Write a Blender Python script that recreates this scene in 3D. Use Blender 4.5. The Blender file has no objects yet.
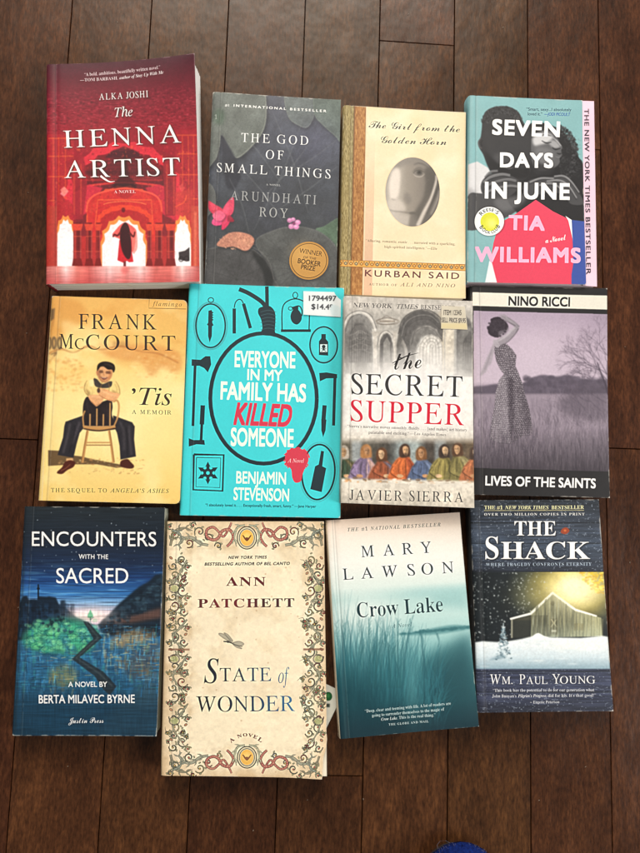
import bpy, bmesh, math, random
import numpy as np
from mathutils import Matrix, Vector

random.seed(7)
rng = np.random.default_rng(7)
SC = bpy.context.scene
COL = SC.collection

# ------------------------------------------------------------------ camera, world, lamps, exposure
F_PX, TILT, ROLL, YAW, CAM_H = 680.0, 0.126101, 0.472303, 0.438204, 0.6
ct, st, cr, sr = math.cos(TILT), math.sin(TILT), math.cos(ROLL), math.sin(ROLL)
ROT = Matrix.Rotation(-YAW, 3, 'Z')
ax_x = ROT @ Vector((cr, sr * ct, sr * st))
ax_y = ROT @ Vector((-sr, cr * ct, cr * st))
ax_z = ROT @ Vector((0, -st, ct))
cam_data = bpy.data.cameras.new('camera')
cam_data.sensor_fit = 'VERTICAL'
cam_data.sensor_height = 36
cam_data.lens = F_PX / 853 * 36
cam_data.clip_start = 0.02
cam_data.clip_end = 60
cam = bpy.data.objects.new('camera', cam_data)
COL.objects.link(cam)
m4 = Matrix((ax_x, ax_y, ax_z)).transposed().to_4x4()
m4.translation = (0, 0, CAM_H)
cam.matrix_world = m4
SC.camera = cam

world = bpy.data.worlds.new('World')
SC.world = world
world.use_nodes = True
wt = world.node_tree
bgn = wt.nodes['Background']
bgn.inputs[1].default_value = 1.0
# a room: dim behind the photographer, pale towards the window wall ahead
wtc = wt.nodes.new('ShaderNodeTexCoord')
wdot = wt.nodes.new('ShaderNodeVectorMath')
wdot.operation = 'DOT_PRODUCT'
wdot.inputs[1].default_value = Vector((-0.03, 0.72, 0.66)).normalized()
wramp = wt.nodes.new('ShaderNodeValToRGB')
wt.links.new(wtc.outputs['Generated'], wdot.inputs[0])
wt.links.new(wdot.outputs['Value'], wramp.inputs[0])
wt.links.new(wramp.outputs[0], bgn.inputs[0])
WR = wramp.color_ramp.elements
WR[0].position, WR[0].color = 0.0, (0.10, 0.095, 0.09, 1)
WR[1].position, WR[1].color = 0.55, (0.22, 0.22, 0.22, 1)
for p_, c_ in ((0.87, (0.24, 0.24, 0.235, 1)), (0.955, (0.8, 0.69, 0.52, 1)), (1.0, (9.0, 7.4, 5.2, 1))):
    e_ = WR.new(p_)
    e_.color = c_


def lamp(name, loc, target, sx, sy, power, col):
    d = bpy.data.lights.new(name, 'AREA')
    d.shape = 'RECTANGLE'
    d.size, d.size_y, d.energy, d.color = sx, sy, power, col
    o = bpy.data.objects.new(name, d)
    o.location = loc
    o.rotation_euler = (Vector(target) - Vector(loc)).to_track_quat('-Z', 'Y').to_euler()
    COL.objects.link(o)
    return o


lamp('window_light', (-0.1, 3.0, 1.75), (0, 0.0, 0), 1.8, 1.3, 100, (1.0, 0.985, 0.955))
lamp('side_soft_light', (3.3, -0.8, 2.3), (0, 0.0, 0), 1.5, 1.5, 108, (1.0, 0.975, 0.94))  # additional broad soft light from the right
SC.view_settings.view_transform = 'Standard'
SC.view_settings.look = 'None'
SC.view_settings.exposure = 0.0
SC.view_settings.gamma = 1.0


def at(px, py, z=0.0):
    """photo pixel -> world point on the plane of height z"""
    v = ax_x * ((px - 320) / F_PX) + ax_y * (-(py - 426.5) / F_PX) - ax_z
    k = (CAM_H - z) / -v.z
    return Vector((v.x * k, v.y * k, z))


# ------------------------------------------------------------------ small helpers
def empty(name, loc, label, cat, group=None):
    o = bpy.data.objects.new(name, None)
    o.empty_display_size = 0.02
    o.location = loc
    COL.objects.link(o)
    o['label'] = label
    o['category'] = cat
    if group:
        o['group'] = group
    return o


def mesh_obj(name, verts, faces, mats, parent=None, mat_idx=None, uvs=None, smooth=False):
    me = bpy.data.meshes.new(name)
    off = parent.location if parent else Vector((0, 0, 0))
    me.from_pydata([tuple(Vector(v) - off) for v in verts], [], faces)
    for m in mats:
        me.materials.append(m)
    if mat_idx is not None:
        me.polygons.foreach_set('material_index', mat_idx)
    if uvs is not None:
        l = me.uv_layers.new(name='UVMap')
        idx = np.empty(len(me.loops), dtype=np.int32)
        me.loops.foreach_get('vertex_index', idx)
        l.data.foreach_set('uv', np.asarray(uvs, dtype=np.float32)[idx].ravel())
    if smooth:
        me.polygons.foreach_set('use_smooth', [True] * len(me.polygons))
    me.update()
    o = bpy.data.objects.new(name, me)
    COL.objects.link(o)
    if parent:
        o.parent = parent
    return o


def lin(c):
    out = []
    for v in c[:3]:
        v = v / 255
        out.append(v / 12.92 if v <= 0.04045 else ((v + 0.055) / 1.055) ** 2.4)
    return tuple(out) + (1.0,)


def new_mat(name, rough=0.5, col=(0.5, 0.5, 0.5, 1)):
    m = bpy.data.materials.new(name)
    m.use_nodes = True
    nt = m.node_tree
    b = nt.nodes['Principled BSDF']
    b.inputs['Roughness'].default_value = rough
    b.inputs['Base Color'].default_value = col
    return m, nt, b


def node(nt, t, **kw):
    n = nt.nodes.new(t)
    for k, v in kw.items():
        if k in n.inputs:
            n.inputs[k].default_value = v
        else:
            setattr(n, k, v)
    return n


def paper_mat(name, col, streak=0.10):
    """page block: fine horizontal sheets seen edge-on"""
    m, nt, b = new_mat(name, 0.85)
    tc = node(nt, 'ShaderNodeTexCoord')
    mp = node(nt, 'ShaderNodeMapping')
    mp.inputs['Scale'].default_value = (14, 14, 3800)
    nz = node(nt, 'ShaderNodeTexNoise', Scale=1.0, Detail=3.0)
    rp = node(nt, 'ShaderNodeValToRGB')
    c = lin(col)
    rp.color_ramp.elements[0].position = 0.3
    rp.color_ramp.elements[1].position = 0.7
    rp.color_ramp.elements[0].color = tuple(v * (1 - streak * 3) for v in c[:3]) + (1,)
    rp.color_ramp.elements[1].color = c
    bp = node(nt, 'ShaderNodeBump', Strength=0.5, Distance=0.0002)
    L = nt.links.new
    L(tc.outputs['Object'], mp.inputs[0])
    L(mp.outputs[0], nz.inputs['Vector'])
    L(nz.outputs[0], rp.inputs[0])
    L(rp.outputs[0], b.inputs['Base Color'])
    L(nz.outputs[0], bp.inputs['Height'])
    L(bp.outputs[0], b.inputs['Normal'])
    return m


def stock_mat(name, col, rough=0.4, speck=None):
    """printed card of one colour with slight mottling and rubbed specks"""
    m, nt, b = new_mat(name, rough)
    tc = node(nt, 'ShaderNodeTexCoord')
    nz = node(nt, 'ShaderNodeTexNoise', Scale=90.0, Detail=4.0)
    mx = node(nt, 'ShaderNodeValToRGB')
    c = lin(col)
    mx.color_ramp.elements[0].position = 0.35
    mx.color_ramp.elements[0].color = tuple(v * 0.86 for v in c[:3]) + (1,)
    mx.color_ramp.elements[1].position = 0.62
    mx.color_ramp.elements[1].color = c
    if speck:
        e = mx.color_ramp.elements.new(0.69)
        e.color = c
        e = mx.color_ramp.elements.new(0.74)
        e.color = lin(speck)
    nt.links.new(tc.outputs['Object'], nz.inputs['Vector'])
    nt.links.new(nz.outputs[0], mx.inputs[0])
    nt.links.new(mx.outputs[0], b.inputs['Base Color'])
    return m


# ------------------------------------------------------------------ lettering: outlines of Blender's own type
MATH = {'B': (0x1D400, 0x1D41A, 0x1D7CE), 'I': (0x1D434, 0x1D44E, 0x1D7CE), 'BI': (0x1D468, 0x1D482, 0x1D7CE),
        'SC': (0x1D4D0, 0x1D4EA, 0x1D7CE), 'M': (0x1D670, 0x1D68A, 0x1D7F6)}


def encode(s, kind):
    if kind not in MATH:
        return s
    up, lo, dg = MATH[kind]
    out = ''
    for ch in s:
        if 'A' <= ch <= 'Z':
            out += chr(up + ord(ch) - 65)
        elif 'a' <= ch <= 'z':
            out += '\u210e' if (kind == 'I' and ch == 'h') else chr(lo + ord(ch) - 97)
        elif ch.isdigit():
            out += chr(dg + int(ch))
        else:
            out += ch
    return out


_tri_cache = {}


def text_tris(s, kind, off, sp):
    key = (s, kind, off, sp)
    if key in _tri_cache:
        return _tri_cache[key]
    cu = bpy.data.curves.new('lettering', 'FONT')
    cu.body = encode(s, kind)
    cu.size = 1.0
    cu.offset = off
    cu.space_character = sp
    cu.resolution_u = 4
    o = bpy.data.objects.new('lettering', cu)
    COL.objects.link(o)
    dg = bpy.context.evaluated_depsgraph_get()
    ev = o.evaluated_get(dg)
    me = ev.to_mesh()
    me.calc_loop_triangles()
    v = np.empty(len(me.vertices) * 3, dtype=np.float32)
    me.vertices.foreach_get('co', v)
    v = v.reshape(-1, 3)[:, :2]
    t = np.empty(len(me.loop_triangles) * 3, dtype=np.int32)
    me.loop_triangles.foreach_get('vertices', t)
    tri = v[t.reshape(-1, 3)].astype(np.float64)
    ev.to_mesh_clear()
    bpy.data.objects.remove(o)
    bpy.data.curves.remove(cu)
    a = tri[:, 1] - tri[:, 0]
    b = tri[:, 2] - tri[:, 0]
    flip = (a[:, 0] * b[:, 1] - a[:, 1] * b[:, 0]) < 0
    tri[flip] = tri[flip][:, ::-1]
    _tri_cache[key] = tri
    return tri


def roman_caps(s, sp):
    """upright capitals of book weight: the italic capitals, each one straightened"""
    key = (s, 'RC', sp)
    if key in _tri_cache:
        return _tri_cache[key]
    ref = text_tris('H', 'I', 0.0, 1.0)[..., 0].max()
    pen, out = 0.0, []
    for ch in s:
        if ch == ' ':
            pen += 0.25 * (1 + (sp - 1) * 2)
            continue
        t = text_tris(ch, 'I', 0.0, 1.0).copy()
        adv = text_tris(ch + 'H', 'I', 0.0, 1.0)[..., 0].max() - ref
        cap = t[..., 1].max()
        k = 0.277
        if ch in 'AV' and cap > 0:
            y = t[..., 1] / cap
            lo, hi = t[..., 0][y < 0.06], t[..., 0][y > 0.94]
            k = ((hi.min() + hi.max()) / 2 - (lo.min() + lo.max()) / 2) / cap
        t[..., 0] -= k * t[..., 1]
        w = t[..., 0].max() - t[..., 0].min()
        t[..., 0] += pen - t[..., 0].min() + 0.03
        out.append(t)
        pen += (w + 0.06) * 1.0 + (sp - 1) * adv
    r = np.concatenate(out)
    _tri_cache[key] = r
    return r


STYLE = {'RC': ('I', 0.0), 'R': ('B', -0.013), 'B': ('B', 0.0), 'I': ('I', 0.0), 'BI': ('BI', 0.0), 'SC': ('SC', -0.008), 'SCB': ('SC', 0),
         'S': ('S', 0.0), 'SB': ('S', 0.03), 'SM': ('S', 0.014), 'M': ('M', 0.0), 'MB': ('M', 0.015)}


# ------------------------------------------------------------------ a small painter for printed covers
def homography(src, dst):
    A, bb = [], []
    for (x, y), (u, v) in zip(src, dst):
        A += [[x, y, 1, 0, 0, 0, -u * x, -u * y], [0, 0, 0, x, y, 1, -v * x, -v * y]]
        bb += [u, v]
    return np.append(np.linalg.solve(np.array(A, float), np.array(bb, float)), 1).reshape(3, 3)


def smooth_closed(p, n=6):
    p = np.asarray(p, float)
    t = np.linspace(0, 1, n, endpoint=False)[:, None]
    out = []
    N = len(p)
    for i in range(N):
        a, b, c, d = p[i - 1], p[i], p[(i + 1) % N], p[(i + 2) % N]
        out.append(0.5 * (2 * b + (c - a) * t + (2 * a - 5 * b + 4 * c - d) * t ** 2 + (3 * b - a - 3 * c + d) * t ** 3))
    return np.concatenate(out)


def smooth_open(p, n=6):
    p = np.asarray(p, float)
    if len(p) < 3:
        return p
    q = np.vstack([2 * p[0] - p[1], p, 2 * p[-1] - p[-2]])
    t = np.linspace(0, 1, n, endpoint=False)[:, None]
    out = []
    for i in range(1, len(q) - 2):
        a, b, c, d = q[i - 1:i + 3]
        out.append(0.5 * (2 * b + (c - a) * t + (2 * a - 5 * b + 4 * c - d) * t ** 2 + (3 * b - a - 3 * c + d) * t ** 3))
    return np.concatenate(out + [p[-1:]])


def box_blur(a, r):
    for ax in (0, 1):
        for _ in range(3):
            k = max(1, int(round(r * 0.9)))
            pad = [(0, 0)] * a.ndim
            pad[ax] = (k + 1, k)
            c = np.cumsum(np.pad(a, pad, mode='edge'), axis=ax, dtype=np.float64)
            n = 2 * k + 1
            a = (np.take(c, range(n, c.shape[ax]), axis=ax) - np.take(c, range(0, c.shape[ax] - n), axis=ax)) / n
    return a


def shifted(m, dx, dy):
    ix, iy = math.floor(dx), math.floor(dy)
    fx, fy = dx - ix, dy - iy

    def sh(a, i, j):
        out = np.zeros_like(a)
        h, w = a.shape
        if abs(i) < w and abs(j) < h:
            out[max(j, 0):h + min(j, 0), max(i, 0):w + min(i, 0)] = a[max(-j, 0):h - max(j, 0), max(-i, 0):w - max(i, 0)]
        return out
    return (sh(m, ix, iy) * (1 - fx) + sh(m, ix + 1, iy) * fx) * (1 - fy) + (sh(m, ix, iy + 1) * (1 - fx) + sh(m, ix + 1, iy + 1) * fx) * fy


class Art:
    def __init__(self, corners, crop, W, H):
        self.W, self.H = W, H
        self.corners = corners
        self.Hm = homography(corners, [(0, 0), (W, 0), (W, H), (0, H)])
        self.img = np.zeros((H, W, 3), np.float64)
        self.set_crop(*crop)
        self.ss = 3

    def set_crop(self, x0, y0, s):
        self.x0, self.y0, self.s = x0, y0, s
        yy, xx = np.mgrid[0:self.H, 0:self.W] + 0.5
        inv = np.linalg.inv(self.Hm)
        q = np.stack([xx, yy, np.ones_like(xx)], -1) @ inv.T
        self.X = (q[..., 0] / q[..., 2] - x0) * s
        self.Y = (q[..., 1] / q[..., 2] - y0) * s
        a = self.T([(100, 100), (110, 100)])
        self.k = np.linalg.norm(a[1] - a[0]) / 10       # canvas px per crop px

    def T(self, p):
        p = np.asarray(p, float) / self.s + (self.x0, self.y0)
        q = np.concatenate([p, np.ones(p.shape[:-1] + (1,))], -1) @ self.Hm.T
        return q[..., :2] / q[..., 2:]

    # --- masks
    def raster(self, p0, p1):
        """signed coverage of directed edges (canvas px); returns (mask, x0, y0)"""
        W, H, ss = self.W, self.H, self.ss
        allp = np.concatenate([p0, p1])
        bx0, by0 = np.floor(allp.min(0)).astype(int) - 1
        bx1, by1 = np.ceil(allp.max(0)).astype(int) + 2
        bx0, by0 = max(bx0, 0), max(by0, 0)
        bx1, by1 = min(bx1, W), min(by1, H)
        if bx1 <= bx0 or by1 <= by0:
            return None
        h, w = (by1 - by0) * ss, bx1 - bx0
        y0 = (p0[:, 1] - by0) * ss
        y1 = (p1[:, 1] - by0) * ss
        sg = np.where(y1 > y0, 1.0, -1.0)
        lo, hi = np.minimum(y0, y1), np.maximum(y0, y1)
        r0 = np.clip(np.ceil(lo - 0.5), 0, h).astype(int)
        r1 = np.clip(np.ceil(hi - 0.5), 0, h).astype(int)
        n = np.maximum(r1 - r0, 0)
        if n.sum() == 0:
            return None
        e = np.repeat(np.arange(len(n)), n)
        row = np.arange(n.sum()) - np.repeat(np.cumsum(n) - n, n) + r0[e]
        t = (row + 0.5 - y0[e]) / (y1[e] - y0[e])
        xc = np.clip(p0[e, 0] + (p1[e, 0] - p0[e, 0]) * t - bx0, 0, w - 1e-6)
        ix = np.floor(xc).astype(int)
        fr = xc - ix
        acc = np.bincount(row * (w + 2) + ix, sg[e] * (1 - fr), h * (w + 2))
        acc += np.bincount(row * (w + 2) + ix + 1, sg[e] * fr, h * (w + 2))
        m = np.cumsum(acc.reshape(h, w + 2), 1)[:, :w]
        m = np.clip(np.abs(m), 0, 1).reshape(by1 - by0, ss, w).mean(1)
        return m, bx0, by0

    def comp(self, r, col, a=1.0, blur=0.0):
        if r is None:
            return
        m, x, y = r
        if blur > 0:
            b = blur * self.k
            pd = int(b * 3) + 2
            m = np.pad(m, pd)
            m = box_blur(m, b)
            x, y = x - pd, y - pd
            cx, cy = max(0, -x), max(0, -y)
            m = m[cy:, cx:]
            x, y = max(x, 0), max(y, 0)
            m = m[:self.H - y, :self.W - x]
        sl = self.img[y:y + m.shape[0], x:x + m.shape[1]]
        m = (m * a)[..., None]
        if callable(col):
            c = col(self.X[y:y + m.shape[0], x:x + m.shape[1]], self.Y[y:y + m.shape[0], x:x + m.shape[1]])
        else:
            c = np.asarray(col, float) / 255
        sl[:] = sl * (1 - m) + c * m

    def fill(self, pts, col, a=1.0, blur=0.0, sm=False):
        p = smooth_closed(pts) if sm else np.asarray(pts, float)
        q = self.T(p)
        self.comp(self.raster(q, np.roll(q, -1, 0)), col, a, blur)

    def rect(self, x0, y0, x1, y1, col, a=1.0, blur=0.0):
        self.fill([(x0, y0), (x1, y0), (x1, y1), (x0, y1)], col, a, blur)

    def ell(self, cx, cy, rx, ry, col, a=1.0, blur=0.0, rot=0.0, ring=0.0, t0=0, t1=360):
        n = 48
        t = np.radians(np.linspace(t0, t1, n, endpoint=(t1 - t0) < 360))
        c, s = math.cos(math.radians(rot)), math.sin(math.radians(rot))

        def pts(ax, ay):
            x, y = ax * np.cos(t), ay * np.sin(t)
            return np.stack([cx + c * x - s * y, cy + s * x + c * y], -1)
        if ring > 0:
            self.stroke(np.vstack([pts(rx, ry)] + ([pts(rx, ry)[:1]] if t1 - t0 >= 360 else [])), ring, col, a, blur, sm=False)
        else:
            self.fill(pts(rx, ry), col, a, blur)

    def stroke(self, pts, w, col, a=1.0, blur=0.0, sm=True, n=6):
        p = smooth_open(pts, n) if sm else np.asarray(pts, float)
        if np.ndim(w) == 0:
            ww = np.full(len(p), float(w))
        else:
            ww = np.interp(np.linspace(0, 1, len(p)), np.linspace(0, 1, len(w)), w)
        d = np.gradient(p, axis=0)
        ln = np.linalg.norm(d, axis=1, keepdims=True) + 1e-9
        nn = np.stack([-d[:, 1], d[:, 0]], -1) / ln * ww[:, None] / 2
        L, R = self.T(p + nn), self.T(p - nn)
        quads = np.stack([L[:-1], L[1:], R[1:], R[:-1]], 1)
        x, y = quads[..., 0], quads[..., 1]
        area = (x * np.roll(y, -1, 1) - np.roll(x, -1, 1) * y).sum(1)
        quads[area < 0] = quads[area < 0][:, ::-1]
        self.comp(self.raster(quads.reshape(-1, 2), np.roll(quads, -1, 1).reshape(-1, 2)), col, a, blur)

    def text(self, s, p0, p1, h, style, col, a=1.0, sp=1.0, off=None, blur=0.0, skew=0.0, arc=0.0, dx=0, dy=0):
        """p0, p1: ends of the baseline under the first and last letter; h: height of a capital; arc: rise in the middle"""
        kind, o = STYLE[style]
        if off is not None:
            o = off
        tri = roman_caps(s, sp) if style == 'RC' else text_tris(s, kind, 0.0, sp)
        if not len(tri):
            return
        cap = text_tris('H', kind, 0.0, 1.0)[..., 1].max()
        x = tri[..., 0]
        u = (x - x.min()) / (x.max() - x.min())
        v = tri[..., 1] / cap * h
        p0, p1 = np.array(p0, float) + (dx, dy), np.array(p1, float) + (dx, dy)
        d = p1 - p0
        L = np.linalg.norm(d)
        e = d / L
        nrm = np.array([e[1], -e[0]])
        uu = u + skew * v / L
        P = p0 + uu[..., None] * d + v[..., None] * nrm
        if arc:
            P = P + (arc * (1 - (2 * u - 1) ** 2))[..., None] * nrm
            P = P - ((v * arc * 4 / L) * (1 - 2 * u))[..., None] * e
        q = self.T(P)
        r = self.raster(q.reshape(-1, 2), np.roll(q, -1, 1).reshape(-1, 2))
        if r is None:
            return
        if o:
            g = abs(o) * (1.5 if o < 0 and kind == 'B' else 1.0)
            ex = L / (x.max() - x.min()) * g * self.k         # weight change along and across the line, canvas px
            ey = h / cap * g * self.k
            pd = int(max(ex, ey)) + 2
            m = np.pad(r[0], pd)
            ca, sa = e
            if o > 0:
                out = m
                for ox, oy in ((1, 0), (-1, 0), (0, 1), (0, -1), (1, 1), (1, -1), (-1, 1), (-1, -1), (.5, 1), (-.5, 1), (.5, -1), (-.5, -1)):
                    out = np.maximum(out, shifted(m, ox * ex * ca - oy * ey * sa, ox * ex * sa + oy * ey * ca))
            else:
                er = np.minimum(shifted(m, ex * ca, ex * sa), shifted(m, -ex * ca, -ex * sa))
                op = er
                for f in (-1, -.5, .5, 1):
                    op = np.maximum(op, shifted(er, f * ex * ca, f * ex * sa))
                out = np.maximum(er, np.clip((m - op - .4) / .6, 0, 1))
            px, py = r[1] - pd, r[2] - pd
            cx, cy = max(0, -px), max(0, -py)
            out = out[cy:, cx:]
            px, py = max(px, 0), max(py, 0)
            r = (out[:self.H - py, :self.W - px], px, py)
        self.comp(r, col, a, blur)

    # --- fields
    def grad(self, stops, axis='y', fn=None):
        t = fn if fn is not None else (self.Y if axis == 'y' else self.X)
        xs = [s[0] for s in stops]
        return np.stack([np.interp(t, xs, [s[1][i] / 255 for s in stops]) for i in range(3)], -1)

    def noise(self, sx, sy=None, octv=3, seed=0, ang=0.0):
        """value noise 0..1 with features about sx by sy crop px"""
        sy = sy or sx
        r = np.random.default_rng(seed)
        c, s = math.cos(ang), math.sin(ang)
        X, Y = c * self.X + s * self.Y, -s * self.X + c * self.Y
        out, amp, tot = 0, 1.0, 0
        for _ in range(octv):
            gx, gy = X / sx + 500, Y / sy + 500
            ix, iy = np.floor(gx).astype(int), np.floor(gy).astype(int)
            fx, fy = gx - ix, gy - iy
            fx, fy = fx * fx * (3 - 2 * fx), fy * fy * (3 - 2 * fy)
            tab = r.random((257, 257))
            g = lambda i, j: tab[(iy + j) % 257, (ix + i) % 257]
            out = out + amp * ((g(0, 0) * (1 - fx) + g(1, 0) * fx) * (1 - fy) + (g(0, 1) * (1 - fx) + g(1, 1) * fx) * fy)
            tot += amp
            amp *= 0.5
            sx, sy = sx / 2, sy / 2
        return out / tot

    def mul(self, f):
        self.img *= f[..., None] if np.ndim(f) == 2 else f

    def mix(self, col, mask):
        c = col if np.ndim(col) == 3 else np.asarray(col, float) / 255
        m = np.clip(mask, 0, 1)[..., None]
        self.img = self.img * (1 - m) + c * m

    def soft(self, r):
        self.img = box_blur(self.img, r * self.k)

    def wear(self, seed, amt=1.0, spine=True):
        """rubbed edges, nicked corners, a crease beside the spine, fine scratches"""
        H, W = self.H, self.W
        self.img = np.clip(self.img + 0.55 * (self.img - box_blur(self.img, 3.2)), 0, 1)      # printed pictures have bite
        yy, xx = np.mgrid[0:H, 0:W] + 0.5
        sv = (self.X, self.Y)
        self.X, self.Y = xx, yy
        e = np.minimum(np.minimum(xx, W - xx), np.minimum(yy, H - yy))
        n1, n2 = self.noise(22, 22, 4, seed), self.noise(140, 140, 3, seed + 1)
        c = np.minimum.reduce([np.hypot(xx, yy), np.hypot(W - xx, yy), np.hypot(xx, H - yy), np.hypot(W - xx, H - yy)])
        self.mix((214, 208, 198), np.clip((1.2 + 6 * np.clip(n1 * n2 * 2 - .45, 0, 1) - e) / 1.8, 0, 1) * np.clip((n1 * .5 + n2 * .5 - .5) * 8, 0, 1) * .7 * amt)
        self.mix((222, 216, 206), np.clip((9 * n2 + 2 - c + 7 * (n1 - .5)) / 3, 0, 1) * .8 * amt)
        if spine:
            cx = W * .062 + 3 * (n2 - .5)
            self.mix((20, 20, 20), np.exp(-((xx - cx) / 3.0) ** 2) * .16)
            self.mix((235, 232, 226), np.exp(-((xx - cx - 4) / 2.0) ** 2) * .13 * (n1 > .35))
        self.mul(.978 + .044 * self.noise(5, 5, 2, seed + 2))
        self.X, self.Y = sv
        r = np.random.default_rng(seed)
        q = np.linalg.inv(self.Hm)
        for i in range(int(14 * amt)):
            x, y, a, ln = r.uniform(.05, .95) * W, r.uniform(.03, .97) * H, r.uniform(0, 6.28), r.uniform(12, 80)
            p = []
            for t in (0, .5, 1):
                v = q @ np.array((x + ln * t * math.cos(a) + r.uniform(-3, 3), y + ln * t * math.sin(a), 1.0))
                p.append(((v[0] / v[2] - self.x0) * self.s, (v[1] / v[2] - self.y0) * self.s))
            self.stroke(p, r.uniform(.4, .9), (230, 226, 220), r.uniform(.04, .12))

    def image(self, name):
        im = bpy.data.images.new(name, self.W, self.H, alpha=False)
        buf = np.ones((self.H, self.W, 4), np.float32)
        buf[..., :3] = np.clip(self.img, 0.012, 0.97)[::-1]
        im.pixels.foreach_set(buf.ravel())
        im.update()
        im.pack()
        return im


def print_mat(name, art, rough=0.42, coat=0.0, gain=1.0, wav=0.15):
    m, nt, b = new_mat(name, rough)
    tx = node(nt, 'ShaderNodeTexImage')
    tx.image = art.image(name)
    tx.extension = 'EXTEND'
    hs = node(nt, 'ShaderNodeHueSaturation', Value=gain)
    tc = node(nt, 'ShaderNodeTexCoord')
    nz = node(nt, 'ShaderNodeTexNoise', Scale=22.0, Detail=3.0)
    n2 = node(nt, 'ShaderNodeTexNoise', Scale=1500.0, Detail=2.0)
    rr = node(nt, 'ShaderNodeMapRange')
    rr.inputs[3].default_value = rough - 0.08
    rr.inputs[4].default_value = rough + 0.12
    b1 = node(nt, 'ShaderNodeBump', Strength=wav, Distance=0.004)
    b2 = node(nt, 'ShaderNodeBump', Strength=0.03, Distance=0.0003)
    L = nt.links.new
    L(tx.outputs[0], hs.inputs['Color'])
    L(hs.outputs[0], b.inputs['Base Color'])
    L(tc.outputs['Object'], nz.inputs['Vector'])
    L(tc.outputs['Object'], n2.inputs['Vector'])
    L(nz.outputs[0], rr.inputs[0])
    L(rr.outputs[0], b.inputs['Roughness'])
    L(nz.outputs[0], b1.inputs['Height'])
    L(n2.outputs[0], b2.inputs['Height'])
    L(b1.outputs[0], b2.inputs['Normal'])
    L(b2.outputs[0], b.inputs['Normal'])
    b.inputs['Specular IOR Level'].default_value = 0.32
    b.inputs['Coat Weight'].default_value = coat
    b.inputs['Coat Roughness'].default_value = 0.3
    return m


# ------------------------------------------------------------------ the printed covers
QUAD = {
    'henna': [(46.4, 64.4), (196.2, 62.0), (199.8, 281.8), (45.8, 284.2)],
    'god': [(212.8, 91.9), (340.8, 100.3), (336.1, 289.0), (204.4, 284.5)],
    'girl': [(343.4, 105.3), (465.6, 112.7), (465.1, 299.0), (339.2, 294.0)],
    'seven': [(468.9, 95.3), (581.8, 101.0), (585.8, 284.8), (466.9, 281.9)],
    'tis': [(51.5, 296.0), (187.6, 300.7), (180.2, 503.9), (38.3, 500.4)],
    'teal': [(189.3, 283.4), (344.0, 288.5), (340.1, 517.9), (179.5, 515.2)],
    'secret': [(344.6, 295.5), (472.2, 301.5), (473.6, 507.9), (340.5, 502.8)],
    'nino': [(470.9, 285.6), (606.3, 288.8), (609.0, 497.9), (473.6, 494.6)],
    'enc': [(24.4, 506.4), (165.4, 507.5), (157.0, 735.5), (11.6, 735.8)],
    'state': [(167.1, 521.5), (323.9, 521.5), (327.2, 777.5), (160.8, 775.8)],
    'crow': [(326.4, 520.5), (459.2, 512.3), (478.3, 725.7), (339.9, 738.9)],
    'shack': [(470.1, 500.3), (598.5, 499.5), (612.9, 711.0), (477.4, 712.6)],
}


def canvas(key, crop, quad=None):
    q = quad or QUAD[key]
    w = math.dist(q[0], q[1]) + math.dist(q[3], q[2])
    h = math.dist(q[0], q[3]) + math.dist(q[1], q[2])
    return Art(q, crop, int(w * 2.1), int(h * 2.1))


def cusped(cx, y0, w, h, n=7, k=0.10):
    """outline of a scalloped arch opening standing on y0"""
    pts = [(cx - w / 2, y0), (cx - w / 2, y0 - h * 0.45)]
    N = n * 6
    for i in range(N + 1):
        t = math.pi * (1 - i / N)
        r = 1 - k * abs(math.sin(n * (math.pi - t)))
        pts.append((cx + w / 2 * r * math.cos(t), y0 - h * 0.45 - h * 0.55 * r * math.sin(t)))
    return pts + [(cx + w / 2, y0)]


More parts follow.
